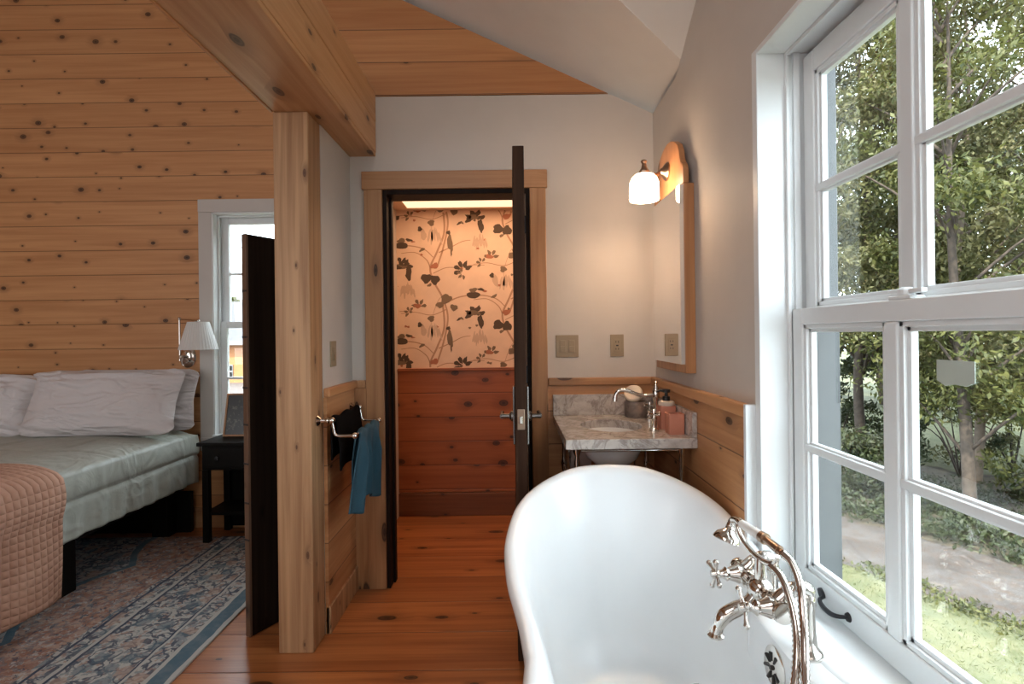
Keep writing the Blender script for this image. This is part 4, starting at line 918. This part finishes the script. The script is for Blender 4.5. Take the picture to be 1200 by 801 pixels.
# ------------------------------------------------------------------ outdoors
GZ = -2.1
bm = B(); v = [bm.verts.new(p) for p in ((-60, -15, GZ), (70, -15, GZ), (70, 90, GZ), (-60, 90, GZ))]; bm.faces.new(v)
struct(obj('ground', bm, M['grass']))
ln = crom([(-3.5, 22, 0), (1.2, 15.8, 0), (3.7, 11.9, 0), (5.45, 8.7, 0), (6.55, 6.7, 0), (8.1, 4.3, 0), (10.5, 1.4, 0), (14, -2, 0)], 10)
bm = B(); prev = None
for i, p in enumerate(ln):
    d = (ln[min(i+1, len(ln)-1)]-ln[max(i-1, 0)]).normalized(); nn = Vector((-d.y, d.x, 0)); w = 1.08+.14*nz(i*.7)
    cur = [bm.verts.new((p+nn*w*k+Vector((0, 0, GZ+.03-.025*abs(k))))) for k in (-1, -.5, 0, .5, 1)]
    if prev:
        for k in range(4): bm.faces.new((prev[k], prev[k+1], cur[k+1], cur[k]))
    prev = cur
struct(obj('path', bm, M['lane'], smooth=True))
def lane_pt(t, d): return (5.45+t*.482+d*.876, 8.7-t*.876+d*.482)
bm = B(); A, C = [], []
for i in range(40):
    t_ = -9+15*i/39; x, y = lane_pt(t_, .95+.3*nz(i*.8)); A.append(bm.verts.new((x, y, GZ+.012))); x, y = lane_pt(t_, 6.5+nz(i*.5, 4)); C.append(bm.verts.new((x, y, GZ+.012)))
for i in range(39): bm.faces.new((A[i], A[i+1], C[i+1], C[i]))
struct(obj('forest_floor', bm, M['litter']))
rng = np.random.default_rng(7)
def leaves(name, centers, radii, per, size, mat, parent=None, asp=.42, squash=.8):
    C = np.repeat(np.array(centers), per, 0); R = np.repeat(np.array(radii), per)[:, None]
    n = len(C); d = rng.normal(size=(n, 3)); d /= np.linalg.norm(d, axis=1)[:, None]
    pos = C+d*R*(rng.random((n, 1))**.5)*np.array([1, 1, squash])
    ax = rng.normal(size=(n, 3)); ax[:, 2] -= .5; ax /= np.linalg.norm(ax, axis=1)[:, None]
    up = rng.normal(size=(n, 3))+np.array([0, 0, 1.2]); sd = np.cross(ax, up); sd /= np.linalg.norm(sd, axis=1)[:, None]
    L = size*(.6+.8*rng.random((n, 1))); W = L*asp
    V = np.stack([pos-ax*L*.5, pos-ax*L*.05+sd*W*.5, pos+ax*L*.5, pos-ax*L*.05-sd*W*.5], 1).reshape(-1, 3)
    me = bpy.data.meshes.new(name); me.vertices.add(4*n); me.vertices.foreach_set('co', V.astype(np.float32).ravel())
    me.loops.add(4*n); me.loops.foreach_set('vertex_index', np.arange(4*n, dtype=np.int32))
    me.polygons.add(n); me.polygons.foreach_set('loop_start', np.arange(0, 4*n, 4, dtype=np.int32))
    me.update(calc_edges=True); me.materials.append(mat)
    o = bpy.data.objects.new(name, me); COL.objects.link(o)
    if parent: o.parent = parent; o.matrix_parent_inverse = Matrix.Translation(parent.location).inverted()
    return o
def tree(x, y, H, cr, zlow, ncl, per, size, mat, bark, label, seed, tr=.12, group='trees beyond the lane'):
    rs = random.Random(seed); t = thing('broadleaf_tree', label, 'tree', (x, y, GZ), group)
    top = Vector((x+rs.uniform(-.4, .4), y+rs.uniform(-.4, .4), GZ+H*.93)); bm = B()
    tk = [Vector((x, y, GZ-.05)).lerp(top, k/5)+Vector((rs.uniform(-.15, .15), rs.uniform(-.15, .15), 0))*(k > 0) for k in range(6)]
    tube(bm, tk, [tr, tr*.8, tr*.65, tr*.5, tr*.3, tr*.1], 9, smooth=4)
    C, R = [], []
    for k in range(ncl):
        a = rs.uniform(0, 2*PI); h = rs.random(); hz = zlow+(H-zlow)*h; prof = math.sin(PI*min(1, .12+h*.86))**.6
        rr = cr*prof*math.sqrt(rs.uniform(.08, 1)); c = Vector((x+rr*math.cos(a), y+rr*math.sin(a), GZ+hz)); C.append(tuple(c)); R.append(rs.uniform(.35, .75)*cr/2.2)
        if k % 4 == 0:
            b0 = Vector((x, y, GZ+max(.8, hz-rr*.6-.5))).lerp(c, 0); q = min(.92, (b0.z-GZ)/(H)); b0.x, b0.y = tk[0].lerp(top, q).x, tk[0].lerp(top, q).y
            tube(bm, [b0, b0.lerp(c, .5)+Vector((0, 0, .12)), c], [tr*.32, tr*.2, tr*.07], 6, smooth=3)
    obj('trunk', bm, bark, t, smooth='all'); leaves('foliage', C, R, per, size, mat, t)
tree(8.1, 9.3, 10.5, 2.1, 1.9, 110, 230, .115, M['leaf_a'], M['bark'], 'tall broadleaf tree nearest the lane in the right part of the window', 1, .11)
tree(6.9, 11.7, 10.0, 1.7, 3.0, 80, 210, .115, M['leaf_b'], M['bark_pale'], 'slim pale trunked tree seen through the left panes of the window', 2, .07)
tree(9.5, 10.8, 11.5, 2.2, 1.8, 110, 230, .12, M['leaf_b'], M['bark_pale'], 'pale olive leaved tree behind the nearest tree', 3, .10)
tree(8.6, 12.9, 12.0, 2.2, 3.2, 90, 220, .13, M['leaf_a'], M['bark'], 'broad green tree in the middle of the view beyond the lane', 4, .13)
tree(11.4, 9.6, 10.0, 2.3, 1.2, 110, 230, .12, M['leaf_b'], M['bark'], 'pale green tree at the right edge of the window view', 5, .12)
tree(6.2, 14.6, 10.5, 2.0, 3.6, 80, 210, .13, M['leaf_c'], M['bark'], 'darker tree furthest left in the window view', 6, .13)
tree(10.8, 14.5, 12.5, 2.6, 2.6, 90, 220, .15, M['leaf_a'], M['bark'], 'green tree deep behind the pale olive tree', 7, .16)
tree(13.5, 12.5, 12.0, 2.8, 1.6, 90, 220, .15, M['leaf_b'], M['bark'], 'pale green tree deep behind the right edge tree', 8, .14)
tree(8.0, 17.5, 11.5, 2.4, 3.0, 80, 210, .16, M['leaf_a'], M['bark'], 'green tree far back left of the centre bar', 9, .13)
tree(7.6, 14.2, 8.5, 1.1, 4.4, 34, 150, .13, M['leaf_c'], M['bark'], 'thin dark trunked tree between the pale tree and the broad green tree', 10, .10)
tree(12.4, 16.2, 12.5, 2.6, 2.0, 80, 200, .17, M['leaf_c'], M['bark'], 'tall dark tree in the depth right of the centre bar', 11, .15)
for i, (x, y) in enumerate(((12, 26), (17, 24), (22, 21), (26, 17), (15.5, 31), (24, 27), (9, 30), (30, 13))):
    tree(x, y, 9+2*(i % 3), 3.4, 1.2, 60, 110, .38, M['leaf_c'] if i % 2 else M['leaf_a'], M['bark'], 'distant tree at the far side of the meadow', 20+i, .2, 'distant trees across the meadow')
for i, (x, y, h, m) in enumerate(((9.0, 7.9, 1.5, 'leaf_a'), (10.6, 7.0, 2.2, 'leaf_b'), (9.7, 9.2, 2.6, 'leaf_a'), (7.3, 10.7, 1.3, 'leaf_c'), (10.2, 12.0, 3.0, 'leaf_c'), (12.6, 10.2, 3.0, 'leaf_a'), (9.2, 14.8, 2.6, 'leaf_c'), (11.8, 12.4, 3.2, 'leaf_b'), (7.2, 15.6, 2.2, 'leaf_a'))):
    t = thing('shrub', ['leafy green shrub beside the lane, right of the nearest trunk', 'pale shrub furthest right beside the lane', 'tall green shrub just behind the nearest trunk', 'low dark shrub beside the pale slim trunk', 'dark tall shrub in the depth behind the olive tree', 'green tall shrub at the right behind the pale lane shrub', 'dark shrub deep between the trunks', 'tall pale shrub deep at the right', 'small green shrub deep at the left'][i], 'shrub', (x, y, GZ), 'shrubs under the trees')
    rs = random.Random(60+i); bm = B(); C, R = [], []
    for k in range(26):
        a = rs.uniform(0, 2*PI); q = rs.random()**.6*h*.42; c = (x+q*math.cos(a), y+q*math.sin(a), GZ+.25+rs.random()*(h-.4)); C.append(c); R.append(rs.uniform(.22, .4))
        if k % 4 == 0: tube(bm, [(x, y, GZ-.02), (x+.4*q*math.cos(a), y+.4*q*math.sin(a), GZ+h*.3), c], [.022, .015, .005], 6, smooth=3)
    obj('stems', bm, M['bark'], t, smooth='all'); leaves('foliage', C, R, 150, .11, M[m], t)
C, R = [], []
rs = random.Random(3)
for k in range(190):
    x, y = lane_pt(rs.uniform(-7, 4.5), 1.15+3.6*rs.random()**1.3); C.append((x, y, GZ+rs.uniform(.0, .25))); R.append(rs.uniform(.22, .45))
o = leaves('undergrowth', C, R, 150, .09, M['leaf_c'], squash=.55); tag(o, 'low dark green undergrowth along the far side of the lane', 'undergrowth'); o['kind'] = 'stuff'
C = []
for k in range(60): x, y = lane_pt(rs.uniform(-4, 4), -1.05+rs.uniform(-.2, .15)); C.append((x, y, GZ+.02))
o = leaves('grass_verge', C, [.26]*60, 80, .07, M['leaf_a'], squash=.2); tag(o, 'tufts of grass edging the near side of the lane', 'grass'); o['kind'] = 'stuff'
n = 26000; gx = rng.uniform(2.0, 7.5, n); gy = rng.uniform(2.0, 9.5, n); keep = (gx-5.45)*.876+(gy-8.7)*.482 < -.98; gx, gy = gx[keep], gy[keep]
C = np.stack([gx, gy, np.full(len(gx), GZ+.015)], 1)
M['blade'] = leafmat('sunlit lawn blades', (.066, .082, .025), (.135, .132, .06))
o = leaves('lawn_grass', C, [.03]*len(C), 1, .055, M['blade'], asp=.14); tag(o, 'sunlit mown lawn grass on the near side of the lane', 'grass'); o['kind'] = 'stuff'
# neighbouring house seen through the bedroom window
t = thing('neighbour_house', 'orange clapboard house with grey roof outside the bedroom window', 'house', (-24, 43, GZ))
bm = B(); box(bm, -34, -14, 40, 47, GZ-.2, 1.15); obj('wall', bm, M['clap'], t)
bm = B(); prism(bm, [(39.4, 1.0), (47.6, 1.0), (43.5, 4.3)], 'X', -34.6, -13.4); obj('roof', bm, M['roof_grey'], t)
bm = B(); box(bm, -34.6, -13.4, 39.3, 39.45, .78, 1.05); M['dull_white'] = plain('weathered white trim', (.16, .16, .165), .6)
obj('fascia', bm, M['dull_white'], t)
for x in (-21.6, -18.4, -25, -28.6):
    bm = B(); box(bm, x-.32, x+.32, 39.93, 40, -1.72, -.72); w_ = obj('window', bm, M['dull_white'], t)
    for px in (-.15, .15):
        for pz in (-1.46, -.98):
            bm = B(); box(bm, x+px-.11, x+px+.11, 39.90, 39.93, pz-.17, pz+.17); obj('pane', bm, M['black_furn'], w_)
bm = B(); v = [bm.verts.new(p) for p in ((-40, 16, GZ+.02), (-8, 16, GZ+.02), (-6, 39.8, GZ+.02), (-40, 39.8, GZ+.02))]; bm.faces.new(v); struct(obj('gravel_yard', bm, M['gravel']))
for i, (x, y) in enumerate(((-30, 54), (-22, 56), (-14, 53), (-36, 52))):
    tree(x, y, 7.5, 3.4, 1.5, 50, 70, .5, M['leaf_a'], M['bark'], 'round tree behind the orange house', 40+i, .25, 'trees behind the orange house')
